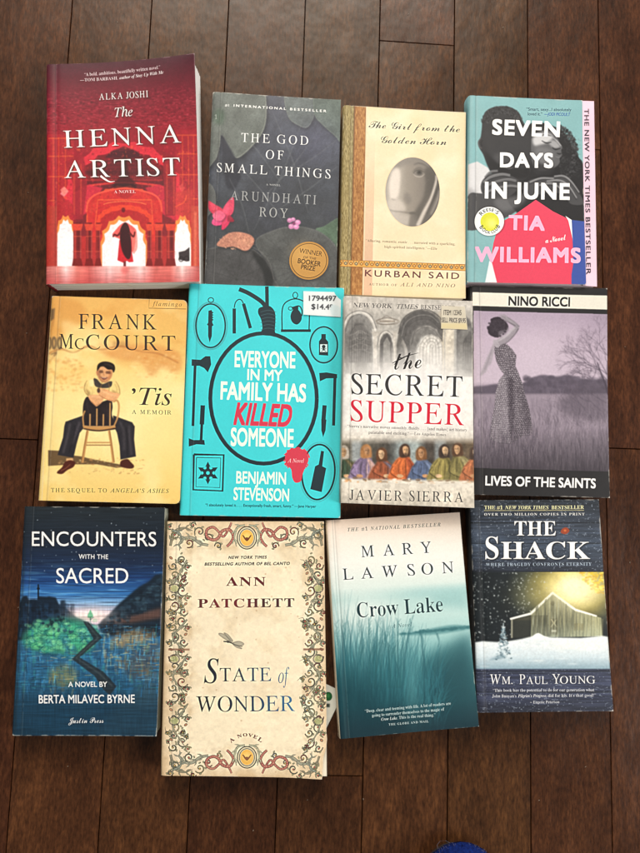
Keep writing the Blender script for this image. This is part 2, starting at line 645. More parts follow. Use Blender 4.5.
def art_henna():
    A = canvas('henna', (35, 45, 3.344))
    A.img[:] = A.grad([(30, (62, 28, 42)), (110, (92, 24, 40)), (180, (122, 26, 44)), (290, (150, 24, 42)), (440, (150, 20, 40)),
                       (600, (170, 34, 36)), (800, (150, 40, 40))])
    n = A.noise(9, 4, 3, 3)
    m = np.clip((A.Y - 130) / 60, 0, 1) * np.clip((330 - A.Y) / 60, 0, 1)
    A.mix((196, 70, 84), np.clip((n - 0.55) * 3, 0, 1) * m * 0.6)
    A.mix((60, 10, 24), np.clip((0.42 - n) * 3, 0, 1) * m * 0.5)
    # carved back wall and its receding arches
    A.rect(38, 300, 130, 560, (176, 34, 46), 0.75, 2)
    A.rect(470, 290, 560, 560, (166, 30, 46), 0.8, 2)
    for x in (60, 78, 100, 492, 512, 530):
        A.rect(x, 310, x + 3, 640, (232, 96, 48), 0.55, 0.8)
    for y in (312, 372, 440, 520):
        A.rect(44, y, 128, y + 4, (240, 110, 52), 0.5, 1)
        A.rect(474, y - 6, 548, y - 2, (240, 110, 52), 0.5, 1)
    A.fill(cusped(296, 640, 400, 316, 9, .05), (214, 44, 62), 1, 1)
    A.fill(cusped(296, 640, 346, 290, 9, .05), (120, 16, 32), 1, 1)
    A.fill(cusped(296, 640, 318, 268, 9, .05), (94, 18, 32), 1, 3)
    for i in range(9):
        A.rect(176, 386 + i * 12, 420, 388 + i * 12, (140, 30, 40), 0.5, 1)
    A.fill([(252, 360), (296, 342), (342, 360), (360, 380), (232, 380)], (62, 16, 30), .8, 2)
    A.fill([(250, 450), (345, 450), (330, 490), (297, 512), (262, 490)], (48, 14, 26), .8, 4)
    A.stroke([(150, 480), (200, 470), (296, 462), (395, 470), (440, 482)], 7, (226, 60, 58), .8, 1)
    A.fill([(120, 500), (180, 470), (225, 480), (180, 560), (120, 590)], (214, 40, 66), .85, 2)
    A.fill([(470, 500), (415, 468), (368, 480), (412, 560), (470, 590)], (200, 36, 62), .85, 2)
    A.fill([(84, 500), (98, 476), (112, 492), (97, 510)], (240, 150, 150), .8, 1)
    # orange second arch
    A.rect(172, 520, 424, 640, (214, 58, 40), 1, 1)
    A.fill(cusped(296, 660, 250, 190, 9, .06), (232, 84, 44), 1, 1)
    A.fill(cusped(296, 660, 222, 166, 9, .06), (196, 40, 36), 1, 1)
    for x in (186, 200, 386, 402):
        A.ell(x + 2, 556, 6, 10, (250, 160, 80), .7, 1)
    A.stroke([(190, 535), (296, 516), (402, 535)], 4, (252, 170, 80), .8, .6)
    r = np.random.default_rng(2)
    for i in range(420):
        x, y = r.uniform(44, 545), r.uniform(330, 610)
        A.ell(x, y, r.uniform(1, 4), r.uniform(1, 5), [(250, 120, 60), (90, 10, 24), (226, 60, 70)][i % 3], .35, .5)
    A.stroke([(296, 520), (296, 585)], 2, (70, 14, 20), .8)
    A.mix((228, 64, 66), np.exp(-((A.X - 296) / 230) ** 2 - ((A.Y - 650) / 120) ** 2) * .4)
    A.set_crop(45, 130, 4.0)
    D1, D2, O1 = (112, 18, 32), (78, 14, 26), (236, 96, 56)
    A.fill([(80, 130), (150, 100), (170, 180), (165, 250), (150, 360), (108, 360), (112, 220)], (150, 26, 42), .85, 1)
    A.fill([(470, 90), (520, 110), (524, 200), (520, 345), (480, 345), (474, 200)], (140, 24, 40), .85, 1)
    for x0, x1 in ((112, 120), (140, 146), (484, 490), (512, 518)):
        A.rect(x0, 140, x1, 340, O1, .35, 1)
    A.rect(160, 165, 470, 182, D2, .7, 2)
    A.rect(160, 200, 470, 206, (200, 50, 52), .6, 1)
    for i in range(40):
        A.rect(164 + i * 7.6, 186, 168 + i * 7.6, 198, (190, 40, 46), .6, .6)
    A.fill([(275, 215), (300, 190), (318, 76), (336, 190), (362, 215), (362, 250), (340, 270), (318, 282), (290, 268), (272, 245)], (54, 10, 20), .75, 2)
    A.fill([(170, 290), (196, 262), (240, 244), (318, 232), (392, 244), (440, 266), (466, 290), (466, 410), (430, 400), (170, 410)], (196, 36, 44), .8, 1)
    A.stroke([(164, 330), (172, 290), (200, 262), (250, 246), (318, 236), (386, 246), (436, 262), (460, 290), (466, 330)], 7, (236, 86, 66), .9, .8)
    A.stroke([(200, 380), (210, 282), (424, 282), (430, 380)], 5, O1, .85, .6, sm=False)
    A.fill(cusped(318, 420, 230, 120, 9, .05), (226, 66, 44), .95, 1)
    A.fill(cusped(318, 420, 206, 100, 9, .05), (172, 30, 40), .9, 1)
    A.stroke([(232, 300), (262, 292), (318, 288), (374, 292), (404, 300)], 3, (246, 150, 80), .8, .6)
    A.ell(312, 322, 8, 10, (90, 16, 26), .8, 1)
    A.fill([(60, 242), (76, 228), (92, 246), (76, 264)], (236, 130, 120), .8, 1)
    A.fill([(534, 230), (550, 214), (560, 236), (546, 252)], (210, 70, 70), .8, 1)
    A.fill([(40, 250), (112, 300), (112, 370), (60, 372), (40, 400)], (170, 34, 44), .8, 2)
    A.fill([(520, 250), (590, 240), (600, 380), (560, 350), (520, 340)], (190, 54, 50), .7, 2)
    A.stroke([(520, 310), (556, 290), (566, 262)], 4, O1, .7, .8)
    rr = np.random.default_rng(22)
    for i in range(700):
        x, y = rr.uniform(40, 590), rr.uniform(60, 400)
        A.ell(x, y, rr.uniform(.8, 2.4), rr.uniform(.8, 2.4), ((250, 130, 80), (70, 8, 20), (220, 60, 64), (120, 14, 30))[i % 4], .4, .4)
    A.set_crop(35, 45, 3.344)
    # white openings
    for cx, w, h in ((102, 62, 160), (296, 146, 158), (493, 58, 160)):
        A.fill(cusped(cx, 742, w + 16, h + 14, 7, .09), (246, 150, 70), .9, 1)
        A.fill(cusped(cx, 742, w, h, 7, .10), (240, 236, 240), 1, .8)
        A.fill(cusped(cx, 742, w * .8, h * .7, 7, .06), (250, 248, 250), .8, 8)
    A.rect(38, 540, 74, 742, (176, 52, 44), 1, 1)
    A.rect(522, 540, 560, 742, (190, 66, 54), 1, 1)
    A.rect(532, 560, 540, 742, (226, 120, 90), .7, 2)
    # columns
    for x0, x1 in ((128, 154), (170, 190), (203, 217), (374, 388), (402, 424), (440, 466)):
        A.rect(x0, 596, x1, 738, (104, 20, 28), 1, 1)
        A.rect(x0 + 2, 600, x0 + (x1 - x0) * .35, 736, (196, 62, 54), .8, 1.5)
        A.rect(x1 - 4, 604, x1, 736, (214, 92, 84), .55, 1)
        for yy in (640, 690):
            A.rect(x0 - 1, yy, x1 + 1, yy + 3, (220, 96, 66), .55, .6)
        A.rect(x0, 690, x1, 738, (206, 72, 74), .3, 8)
        A.fill([(x0 - 6, 600), (x1 + 6, 600), (x1, 622), (x0, 622)], (214, 66, 48), 1, 1)
        A.fill([(x0, 715), (x1, 715), (x1 + 5, 740), (x0 - 5, 740)], (120, 26, 28), 1, 1)
    # polished floor with reflections
    fl = A.grad([(40, (196, 104, 100)), (75, (214, 130, 124)), (104, (244, 206, 206)), (140, (216, 120, 112)), (180, (206, 100, 96)), (250, (240, 198, 198)),
                 (300, (238, 150, 144)), (350, (240, 200, 200)), (400, (210, 106, 100)), (450, (206, 104, 98)), (492, (240, 200, 198)), (545, (190, 90, 88))], 'x')
    st = A.noise(14, 120, 3, 5)
    A.mix(np.clip(fl * (0.86 + 0.28 * st[..., None]), 0, 1), np.clip((A.Y - 738) / 5, 0, 1))
    A.mix((178, 62, 64), np.clip((A.Y - 756) / 70, 0, .6))
    A.mul(.88 + .24 * A.noise(40, 3, 3, 57) * (A.Y > 740) + .12 * (A.Y <= 740))
    A.set_crop(45, 130, 4.0)
    # figure walking with raised veil, a parked cart beyond
    A.fill([(534, 490), (560, 484), (578, 470), (578, 526), (556, 524), (536, 520)], (36, 26, 30), .9, 1)
    A.ell(544, 518, 9, 9, (30, 22, 26), .9, .8, ring=3)
    A.ell(566, 516, 9, 10, (30, 22, 26), .9, .8, ring=3)
    A.fill([(268, 424), (282, 400), (304, 378), (320, 372), (338, 380), (362, 402), (360, 440), (352, 486), (336, 478), (300, 440)], (226, 70, 66), .85, 1, True)
    A.fill([(352, 410), (364, 404), (368, 470), (352, 496), (344, 470)], (236, 120, 110), .7, 1.2, True)
    A.fill([(296, 440), (344, 440), (346, 490), (352, 528), (334, 530), (326, 524), (312, 532), (288, 522), (292, 480)], (204, 34, 48), 1, .8)
    A.fill([(304, 388), (318, 372), (332, 384), (340, 420), (344, 470), (340, 510), (326, 516), (308, 488), (300, 450), (298, 410)], (58, 14, 24), 1, .8, True)
    A.stroke([(302, 410), (288, 424), (276, 420), (270, 430)], (8, 7, 5), (96, 24, 28), 1, .6)
    A.stroke([(336, 412), (352, 428), (358, 408)], (8, 7, 5), (96, 24, 28), 1, .6)
    A.rect(312, 526, 322, 546, (120, 40, 44), 1, .8)
    A.ell(318, 562, 16, 14, (206, 90, 90), .6, 4)
    A.set_crop(35, 45, 3.344)
    A.soft(0.8)
    A.mul(.93 + .14 * A.noise(7, 7, 3, 41) * np.clip((740 - A.Y) / 20, 0, 1) + .07 * (1 - np.clip((740 - A.Y) / 20, 0, 1)))
    W_ = (250, 244, 240)
    for s, a, b, h, st_ in (('The', (267, 245), (327, 243), 30, 'I'), ('HENNA', (96, 346), (490, 331), 57, 'RC'), ('ARTIST', (98, 447), (485, 437), 57, 'RC'),
                            ('ALKA JOSHI', (214, 187), (380, 184), 21, 'RC')):
        sp = 1.0 if len(s) < 4 else 1.12
        A.text(s, a, b, h, st_, (40, 6, 16), .75, blur=1.5, dx=3, dy=3, sp=sp)
        A.text(s, a, b, h, st_, W_, sp=sp)
    A.stroke([(218, 440), (234, 452), (250, 460), (266, 458)], (7, 6, 4, 1), W_)
    A.text('“A bold, ambitious, beautifully written novel.”', (165, 106), (422, 95), 11, 'R', (240, 222, 224), .95)
    A.text('—TOM BARBASH,', (150, 124), (278, 121), 10, 'R', (240, 222, 224), .95)
    A.text('author of Stay Up With Me', (283, 121), (433, 112), 10, 'BI', (240, 222, 224), .95)
    A.text('A NOVEL', (263, 498), (336, 497), 10, 'R', (246, 210, 210))
    A.wear(522, 0.5)
    return A


def art_god():
    A = canvas('god', (200, 85, 4.062))
    A.img[:] = A.grad([(30, (94, 98, 106)), (200, (76, 80, 92)), (450, (62, 66, 74)), (820, (60, 62, 64))])
    A.mul(0.86 + 0.28 * A.noise(60, 60, 4, 11))
    A.mix((62, 62, 80), np.clip(A.noise(150, 150, 2, 4) - .45, 0, 1) * 0.8)

    def leaf(pts, cx, cy, col, rim, nv, ln, vein, a0=0, a1=360, av=.3):
        A.fill([(x + 6, y + 10) for x, y in pts], (34, 36, 42), .6, 6, True)
        A.fill(pts, rim, 1, 1.0, True)
        q = [(cx + (x - cx) * .975, cy + (y - cy) * .975) for x, y in pts]
        n = A.noise(26, 26, 4, int(cx))
        A.fill(q, lambda X, Y: np.clip(np.asarray(col, float) / 255 * (.97 + .04 * np.sin(X / 23 + Y / 31) + .04 * np.sin(X / 41 - Y / 19 + 2))[..., None], 0, 1), 1, 1.5, True)
        for i in range(nv):
            t = math.radians(a0 + (a1 - a0) * i / nv)
            A.stroke([(cx, cy), (cx + ln * .5 * math.cos(t + .06), cy + ln * .5 * math.sin(t + .06)), (cx + ln * math.cos(t), cy + ln * math.sin(t))], (3, 1), vein, av, 1.2)
            for sg in (-.16, .16):
                A.stroke([(cx + ln * .55 * math.cos(t), cy + ln * .55 * math.sin(t)), (cx + ln * .95 * math.cos(t + sg), cy + ln * .95 * math.sin(t + sg))], (2, .6), vein, av * .8, 1)
    g1 = (106, 112, 108)
    leaf([(10, 20), (120, 15), (250, 20), (272, 90), (262, 180), (215, 250), (150, 300), (118, 250), (88, 205), (80, 250), (60, 310), (10, 320)], 92, 130, g1, (128, 132, 126), 14, 150, (84, 92, 86))
    A.fill([(88, 200), (150, 305), (168, 380), (140, 430), (110, 420), (92, 330)], (44, 46, 56), .9, 3)
    A.ell(78, 130, 22, 34, (60, 84, 66), .6, 8)
    leaf([(345, 40), (400, 20), (480, 30), (470, 110), (440, 172), (400, 165), (360, 130)], 420, 60, (104, 112, 112), (122, 128, 124), 8, 110, (86, 94, 92), 20, 170)
    leaf([(470, 30), (560, 40), (600, 60), (600, 270), (555, 215), (500, 165), (466, 120)], 560, 70, (102, 114, 108), (116, 128, 118), 9, 150, (82, 92, 86), 80, 200)
    leaf([(600, 520), (560, 540), (505, 575), (470, 590), (520, 640), (560, 700), (600, 720)], 585, 600, (86, 108, 90), (96, 116, 98), 6, 110, (66, 84, 70), 120, 260)
    leaf([(10, 390), (40, 400), (62, 440), (60, 500), (20, 540), (0, 530)], 10, 460, (98, 100, 100), (116, 118, 114), 5, 60, (80, 84, 82), -60, 80)
    for a, b in (((110, 130), (330, 400)), ((480, 190), (250, 470)), ((560, 220), (330, 380)), ((410, 170), (220, 590)), ((160, 330), (340, 560)), ((300, 120), (440, 520)), ((120, 380), (200, 600)), ((560, 330), (300, 520))):
        A.stroke([a, ((a[0] + b[0]) / 2 + 12, (a[1] + b[1]) / 2), b], (2.5, 6, 3), (116, 120, 122), .32, 1.5)
    A.mix((92, 92, 116), np.exp(-((A.X - 470) ** 2 + (A.Y - 220) ** 2) / 9000) * .35)
    # lily pads low on the cover
    leaf([(225, 640), (290, 595), (380, 575), (470, 590), (540, 640), (575, 720), (580, 840), (300, 840), (285, 740)], 400, 750, (84, 86, 86), (96, 98, 98), 16, 190, (58, 60, 62), av=.5)
    leaf([(10, 690), (60, 660), (150, 655), (220, 670), (275, 720), (300, 780), (300, 840), (10, 840)], 150, 790, (74, 74, 76), (92, 92, 92), 13, 160, (52, 54, 54), av=.5)
    A.fill([(210, 670), (262, 705), (300, 770), (300, 840), (270, 840), (258, 760), (220, 700)], (34, 36, 38), .9, 4)
    A.stroke([(60, 655), (150, 650), (225, 664), (280, 715), (302, 790)], 3, (120, 118, 116), .5, 1)
    # petals
    pt = [(68, 650), (90, 622), (120, 602), (160, 598), (205, 610), (222, 632), (205, 665), (180, 674), (140, 658), (100, 660)]
    A.fill([(x + 4, y + 8) for x, y in pt], (30, 30, 34), .6, 4, True)
    A.fill(pt, (186, 128, 108), 1, 1, True)
    A.fill([(130, 615), (200, 615), (214, 636), (196, 656), (150, 640)], (206, 146, 120), .8, 5, True)
    for i in range(10):
        A.stroke([(80 + i * 14, 652 - i % 3 * 3), (100 + i * 11, 620), (130 + i * 8, 604)], 1.6, (150, 92, 80), .4, .8)
    for p, c in (([(32, 470), (56, 484), (92, 505), (96, 535), (60, 530), (36, 505)], (206, 58, 84)), ([(92, 510), (118, 470), (136, 458), (140, 490), (132, 525), (100, 540)], (214, 70, 100)),
                 ([(62, 540), (48, 560), (62, 572), (88, 568), (100, 545)], (226, 74, 128)), ([(92, 550), (88, 586), (100, 586), (122, 560), (122, 535), (100, 532)], (200, 50, 88)),
                 ([(52, 528), (78, 510), (104, 530), (88, 552), (62, 548)], (228, 96, 130)), ([(120, 530), (140, 552), (128, 558), (112, 548)], (150, 30, 56))):
        A.fill([(x + 3, y + 5) for x, y in p], (30, 26, 34), .4, 3, True)
        A.fill(p, c, 1, 1, True)
        A.fill([(x * .6 + p[0][0] * .4, y * .6 + p[0][1] * .4) for x, y in p], tuple(min(255, v + 22) for v in c), .5, 2, True)
    for cx, cy, rx in ((366, 552, 11), (398, 560, 12), (372, 576, 12), (392, 578, 12), (380, 548, 9)):
        A.ell(cx, cy, rx, rx * .9, (206, 132, 178), 1, 1.2)
        A.ell(cx - 2, cy - 3, rx * .5, rx * .4, (232, 176, 208), .8, 1.5)
    A.ell(382, 563, 6, 5, (150, 60, 110), .9, 1.5)
    A.soft(0.8)
    A.mul(0.94 + 0.12 * A.noise(5, 5, 2, 8))
    ang = np.arctan2(A.Y - 750, A.X - 400)
    A.mul(.90 + .2 * A.noise(18, 18, 3, 61))
    A.mul(.97 + .06 * A.noise(4, 40, 2, 67, .5))
    for i in range(130):
        x, y = (np.random.default_rng(i).uniform(70, 222), np.random.default_rng(i + 999).uniform(600, 672))
        if ((x - 148) / 76) ** 2 + ((y - 636) / 34) ** 2 < 1:
            A.ell(x, y, 5, 2.5, ((226, 170, 140), (150, 92, 78), (206, 140, 116))[i % 3], .4, 1, 40)
    # gold seal
    A.ell(445, 720, 80, 78, (26, 24, 24), .5, 5)
    A.ell(443, 715, 79, 77, (176, 130, 66))
    A.ell(443, 715, 71, 69, (60, 44, 26), ring=2.5)
    A.ell(443, 715, 70, 68, (190, 142, 74))
    A.mix((214, 170, 100), np.exp(-((A.X - 420) ** 2 + (A.Y - 690) ** 2) / 1600) * .5)
    D = (64, 44, 26)
    A.text('WINNER', (404, 683), (495, 698), 19, 'S', D)
    A.text('OF THE', (420, 705), (472, 712), 9, 'S', D)
    A.text('BOOKER', (398, 724), (489, 739), 19, 'SM', D)
    A.text('PRIZE', (411, 748), (467, 757), 18, 'SM', D)
    W_ = (232, 232, 228)
    A.text('#1', (102, 88), (118, 89), 10, 'SM', W_)
    A.text('INTERNATIONAL BESTSELLER', (138, 89), (513, 112), 9.5, 'SB', W_, sp=1.5)
    for s, a, b, in (('THE GOD', (168, 233), (440, 245)), ('OF', (268, 302), (340, 305)), ('SMALL THINGS', (68, 354), (530, 381))):
        A.text(s, a, b, 36, 'RC', W_, sp=1.25)
    A.text('A NOVEL', (270, 410), (328, 413), 7, 'R', W_, .8, sp=1.2)
    A.text('ARUNDHATI', (124, 468), (472, 487), 37, 'RC', (150, 152, 154), .95, sp=1.25)
    A.text('ROY', (241, 535), (356, 542), 37, 'RC', (160, 162, 162), .95, sp=1.25)
    A.text('1', (60, 140), (70, 140), 18, 'R', (170, 176, 170), .8)
    A.wear(314, 0.9)
    return A


def art_girl():
    A = canvas('girl', (338, 95, 4.06))
    n = A.noise(70, 70, 4, 21)
    A.img[:] = np.array((232, 215, 180)) / 255
    A.mix((240, 229, 200), np.clip((n - .45) * 3, 0, 1) * .7)
    A.mix((226, 200, 152), np.clip((A.noise(160, 200, 3, 9) - .52) * 3, 0, 1) * .6)
    edge = np.clip((A.X - 470) / 60, 0, 1) + np.clip((90 - A.Y) / 70, 0, 1) + np.clip((A.Y - 740) / 100, 0, 1)
    A.mix((224, 192, 140), edge * .35)
    # woven spine strips
    sh = (A.Y - 40) / 790 * -16
    u = A.X - 22 - sh
    wv = A.noise(3, 10, 2, 5)
    A.mix(np.stack([np.interp(wv, (0, 1), (a, b)) / 255 for a, b in ((120, 186), (104, 168), (62, 118))], -1), (u < 46) * 1.0)
    w2 = A.noise(5, 12, 3, 6)
    A.mix(np.stack([np.interp(w2, (0, 1), (a, b)) / 255 for a, b in ((134, 204), (84, 152), (42, 92))], -1), ((u >= 44) & (u < 92)) * 1.0)
    A.mix((96, 66, 40), np.exp(-((u - 45) / 3.5) ** 2) * .6)
    A.mix((214, 170, 140), ((u >= 92) & (u < 132)) * np.clip((A.Y - 150) / 500, 0, 1) * .75)
    A.mix((236, 206, 168), ((u >= 92) & (u < 98)) * .8)
    A.mix((100, 80, 50), (np.abs(u - 92) < 1.5) * .3)
    # oval portrait: half a veiled face, an eye looking out
    ex, ey, rx, ry = 303, 395, 110, 140
    ins = ((A.X - ex) / rx) ** 2 + ((A.Y - ey) / ry) ** 2
    face = A.grad([(193, (120, 112, 104)), (225, (196, 188, 178)), (262, (172, 164, 152)), (300, (140, 132, 122)), (350, (108, 102, 94)), (415, (70, 66, 62))], 'x')
    face = face * np.interp(A.Y, (255, 300, 400, 470, 540), (.55, .85, 1.0, .95, .75))[..., None]
    sv = A.img.copy()
    A.img = face
    A.set_crop(380, 150, 9.846)
    g = lambda v: (v, int(v * .955), int(v * .91))
    A.img[:] = A.grad([(60, (176, 168, 158)), (130, (206, 199, 190)), (200, (176, 168, 158)), (260, (152, 144, 134)), (340, (140, 132, 123)), (430, (124, 117, 110)), (500, (88, 83, 80)), (590, (66, 62, 60))], 'x')
    A.fill([(60, 330), (90, 220), (150, 130), (260, 80), (400, 80), (520, 150), (560, 260), (470, 190), (360, 150), (250, 150), (190, 180), (120, 210), (90, 300)], g(132), .75, 16, True)
    A.fill([(90, 330), (120, 220), (170, 180), (200, 230), (196, 350), (180, 450), (140, 500), (100, 470)], g(240), .9, 10, True)
    A.fill([(80, 500), (160, 480), (230, 530), (250, 600), (150, 600), (90, 580)], g(214), .8, 12, True)
    A.fill([(440, 200), (540, 160), (580, 280), (560, 380), (500, 430), (440, 560), (380, 700), (330, 640), (420, 480), (450, 330)], g(78), .8, 14, True)
    A.fill([(240, 440), (280, 430), (310, 480), (290, 540), (240, 500)], g(120), .7, 12, True)
    A.stroke([(330, 150), (380, 132), (440, 150), (490, 190)], (6, 14, 12, 6), g(84), .75, 5)
    A.stroke([(322, 226), (346, 196), (390, 182), (440, 208)], (6, 16, 18, 8), g(92), .7, 6)
    A.fill([(326, 236), (350, 206), (400, 200), (438, 232), (410, 262), (360, 260)], g(124), .9, 3, True)
    A.ell(388, 226, 28, 24, g(66), .9, 4)
    A.ell(388, 222, 12, 11, g(40), .8, 3)
    A.stroke([(328, 234), (352, 208), (396, 200), (438, 226)], (3, 7, 8, 4), g(60), .8, 3)
    A.stroke([(326, 238), (356, 262), (404, 266), (440, 240)], (4, 9, 9, 4), g(196), .75, 3)
    A.stroke([(110, 480), (132, 494), (158, 492)], (4, 8, 4), g(120), .7, 4)
    A.stroke([(96, 592), (140, 606), (210, 612), (280, 622), (340, 616)], (5, 7, 6, 9, 8), g(92), .8, 5)
    A.ell(320, 628, 34, 14, g(78), .7, 6)
    A.fill([(110, 620), (200, 630), (290, 650), (280, 740), (200, 740), (140, 690)], g(196), .8, 12, True)
    A.fill([(300, 650), (350, 640), (380, 700), (360, 760), (290, 760)], g(106), .7, 10, True)
    A.fill([(560, 260), (600, 240), (610, 520), (520, 700), (400, 770), (440, 660), (520, 520), (570, 400)], g(92), .95, 4, True)
    A.stroke([(552, 250), (550, 320), (500, 480), (430, 620), (370, 750)], (14, 22, 24, 34, 36), g(216), .9, 4)
    A.stroke([(566, 300), (572, 360), (530, 480), (460, 640)], (6, 9, 8, 6), g(60), .75, 4)
    A.stroke([(590, 400), (570, 480), (500, 640)], (20, 26, 20), g(160), .7, 8)
    A.set_crop(338, 95, 4.06)
    A.soft(1.6)
    A.mul(0.99 + .02 * A.noise(4, 4, 2, 3))
    A.img = .86 * A.img + .14 * np.array((150, 142, 132)) / 255
    fimg, A.img = A.img, sv
    A.mix((150, 130, 100), np.clip((1.10 - ins) * 9, 0, 1) * .25)
    A.mix(fimg, np.clip((1 - ins) * 40 + .5, 0, 1))
    # ornamental band
    yb = 682 + (A.X - 8) * .041
    A.mix((226, 172, 88), (np.abs(A.Y - yb) < 13.5) * 1.0)
    A.mix((150, 98, 48), (np.abs(np.abs(A.Y - yb) - 12.5) < 1.5) * .7)
    for i in range(24):
        x = 10 + i * 21.4
        y = 682 + (x - 8) * .041
        A.fill([(x, y - 9), (x + 8, y), (x, y + 9), (x - 8, y)], ((150, 92, 44), (88, 86, 92))[i % 2], .85, .8)
        A.ell(x, y, 2.5, 2.5, (246, 214, 140), .9)
        A.stroke([(x + 6, y + 8), (x + 10.7, y - 8), (x + 15, y + 8)], 1.6, (140, 84, 44), .7, .5)
        A.ell(x + 10.7, y - 7, 2.2, 2.2, (70, 70, 80), .8, .5)
    I_ = (44, 40, 44)
    A.text('The Girl from the', (124, 134), (494, 152), 28, 'SCB', I_, sp=.98, off=-.010)
    A.text('Golden Horn', (174, 196), (440, 204), 28, 'SCB', I_, sp=.98, off=-.010)
    A.text('“Alluring, romantic, exotic . . . narrated with a sparkling,', (113, 596), (475, 612), 10, 'R', (110, 92, 72), .85)
    A.text('high-spirited intelligence.”—Elle', (188, 621), (402, 630), 10, 'R', (110, 92, 72), .85)
    A.text('KURBAN SAID', (110, 735), (490, 749), 25, 'SM', (104, 44, 52), sp=1.3, off=.008)
    A.text('AUTHOR OF', (126, 772), (240, 776), 9, 'R', (120, 100, 84), .95, sp=1.3)
    A.text('ALI AND NINO', (252, 776), (474, 783), 14, 'I', (104, 82, 70), .95, sp=1.3)
    A.wear(430, 0.8)
    return A


def art_seven():
    A = canvas('seven', (462, 85, 4.064))
    A.img[:] = np.array((132, 178, 182)) / 255
    A.mul(.97 + .06 * A.noise(60, 60, 3, 2))
    K = (44, 44, 48)
    r = np.random.default_rng(4)
    A.set_crop(466, 98, 5.3333)
    g = lambda v: (v, v, v + 3)
    # white shirt, his arm
    A.fill([(10, 350), (60, 335), (120, 370), (150, 440), (110, 520), (60, 600), (10, 640)], g(214), 1, 2)
    A.fill([(10, 470), (60, 500), (20, 560), (10, 560)], g(160), .8, 8)
    A.fill([(10, 520), (80, 505), (200, 520), (330, 500), (420, 520), (300, 580), (200, 640), (10, 700)], g(74), 1, 2, True)
    A.fill([(330, 300), (420, 330), (600, 330), (640, 360), (640, 760), (420, 760), (300, 640), (230, 560), (180, 430)], g(40), 1, 3)
    # her hair and shoulder
    A.fill([(330, 150), (400, 130), (470, 150), (520, 180), (560, 240), (600, 310), (625, 360), (625, 560), (560, 560), (470, 480), (340, 420), (320, 300)], g(38), 1, 2, True)
    for i in range(520):
        t = r.uniform(-1.3, .9)
        q = r.uniform(.8, 1.08)
        x, y = 470 + 120 * q * math.cos(t), 300 + 150 * q * math.sin(t)
        A.ell(x, y, r.uniform(2, 7), r.uniform(2, 6), g((26, 58, 34, 78)[i % 4]), .7, .6)
    for i in range(70):
        x, y = r.uniform(500, 610), r.uniform(190, 420)
        A.ell(x, y, r.uniform(7, 14), r.uniform(6, 12), g(82), .5, .5, ring=1.8, t0=r.uniform(0, 180), t1=r.uniform(220, 340))
    # his head bowed on to her
    A.fill([(64, 232), (78, 206), (84, 160), (90, 100), (116, 62), (170, 44), (230, 46), (280, 74), (298, 110), (320, 150), (352, 200), (362, 260), (350, 330), (330, 420), (230, 440), (150, 410), (116, 360), (92, 300), (70, 262)], g(50), 1, 1.5, True)
    for i in range(700):
        t = r.uniform(-3.2, -.2)
        q = r.uniform(.55, 1.03)
        x, y = 192 + 108 * q * math.cos(t), 128 + 84 * q * math.sin(t)
        A.ell(x, y, r.uniform(1.5, 4), r.uniform(1.5, 4), g((24, 34, 62, 92)[i % 4]), .55, .6)
    A.fill([(96, 180), (190, 150), (300, 150), (345, 220), (340, 320), (220, 330), (130, 300), (100, 240)], g(56), .75, 10, True)
    A.fill([(150, 300), (210, 290), (240, 330), (200, 350), (160, 340)], g(84), .6, 9, True)
    A.fill([(100, 280), (150, 330), (220, 372), (330, 372), (330, 420), (200, 420), (130, 380)], g(34), .8, 6, True)
    A.stroke([(80, 210), (66, 232), (72, 258), (84, 266)], (4, 7, 5), g(92), .9, 1.2)
    A.stroke([(88, 222), (80, 240), (86, 254)], 4, g(26), .8, 1.2)
    A.stroke([(206, 366), (232, 372), (250, 366)], (3, 7, 3), g(96), .8, 2)
    # her face tilted up, eye closed
    A.fill([(352, 205), (390, 176), (440, 172), (480, 200), (500, 236), (514, 258), (508, 276), (512, 300), (500, 316), (500, 340), (474, 366), (420, 384), (372, 374), (350, 320)], g(92), 1, 1.5, True)
    A.fill([(356, 214), (390, 188), (440, 186), (464, 206), (440, 232), (396, 246), (366, 250)], g(206), .95, 5, True)
    A.fill([(440, 232), (470, 222), (496, 244), (500, 258), (468, 262)], g(166), .9, 4, True)
    A.fill([(372, 262), (430, 262), (466, 286), (460, 330), (420, 352), (380, 330)], g(118), .8, 9, True)
    A.fill([(360, 330), (410, 350), (470, 362), (450, 400), (370, 400)], g(48), .8, 7, True)
    A.stroke([(398, 200), (424, 192), (456, 200)], (3, 6, 3), g(50), .85, 1.5)
    A.stroke([(404, 224), (428, 236), (456, 232)], (3, 6, 3), g(30), .95, 1)
    A.stroke([(462, 206), (486, 226), (508, 252)], (2, 4, 3), g(226), .8, 1.5)
    A.stroke([(460, 260), (478, 270), (504, 264)], (4, 7, 4), g(34), .95, 1.5)
    A.stroke([(484, 290), (500, 294), (510, 290)], (4, 8, 4), g(40), .9, 1.2)
    A.stroke([(478, 308), (496, 312), (506, 306)], (3, 5, 2), g(130), .7, 1.5)
    # hands
    A.fill([(78, 470), (92, 430), (140, 398), (210, 402), (270, 426), (290, 462), (230, 520), (130, 532), (90, 510)], g(66), 1, 1.5, True)
    for i, (p, w) in enumerate((([(100, 420), (130, 392), (170, 386)], 13), ([(92, 448), (130, 420), (190, 404), (236, 410)], 15), ([(100, 474), (150, 448), (220, 432), (268, 440)], 14), ([(110, 500), (160, 480), (230, 466), (280, 470)], 13))):
        A.stroke(p, (w * .7, w, w * .8), g(104 + 10 * (i % 2)), .95, 1.5)
        A.stroke([(x, y - w * .45) for x, y in p], 3, g(168), .6, 1.2)
        A.stroke([(x, y + w * .6) for x, y in p], 3, g(28), .85, 1)
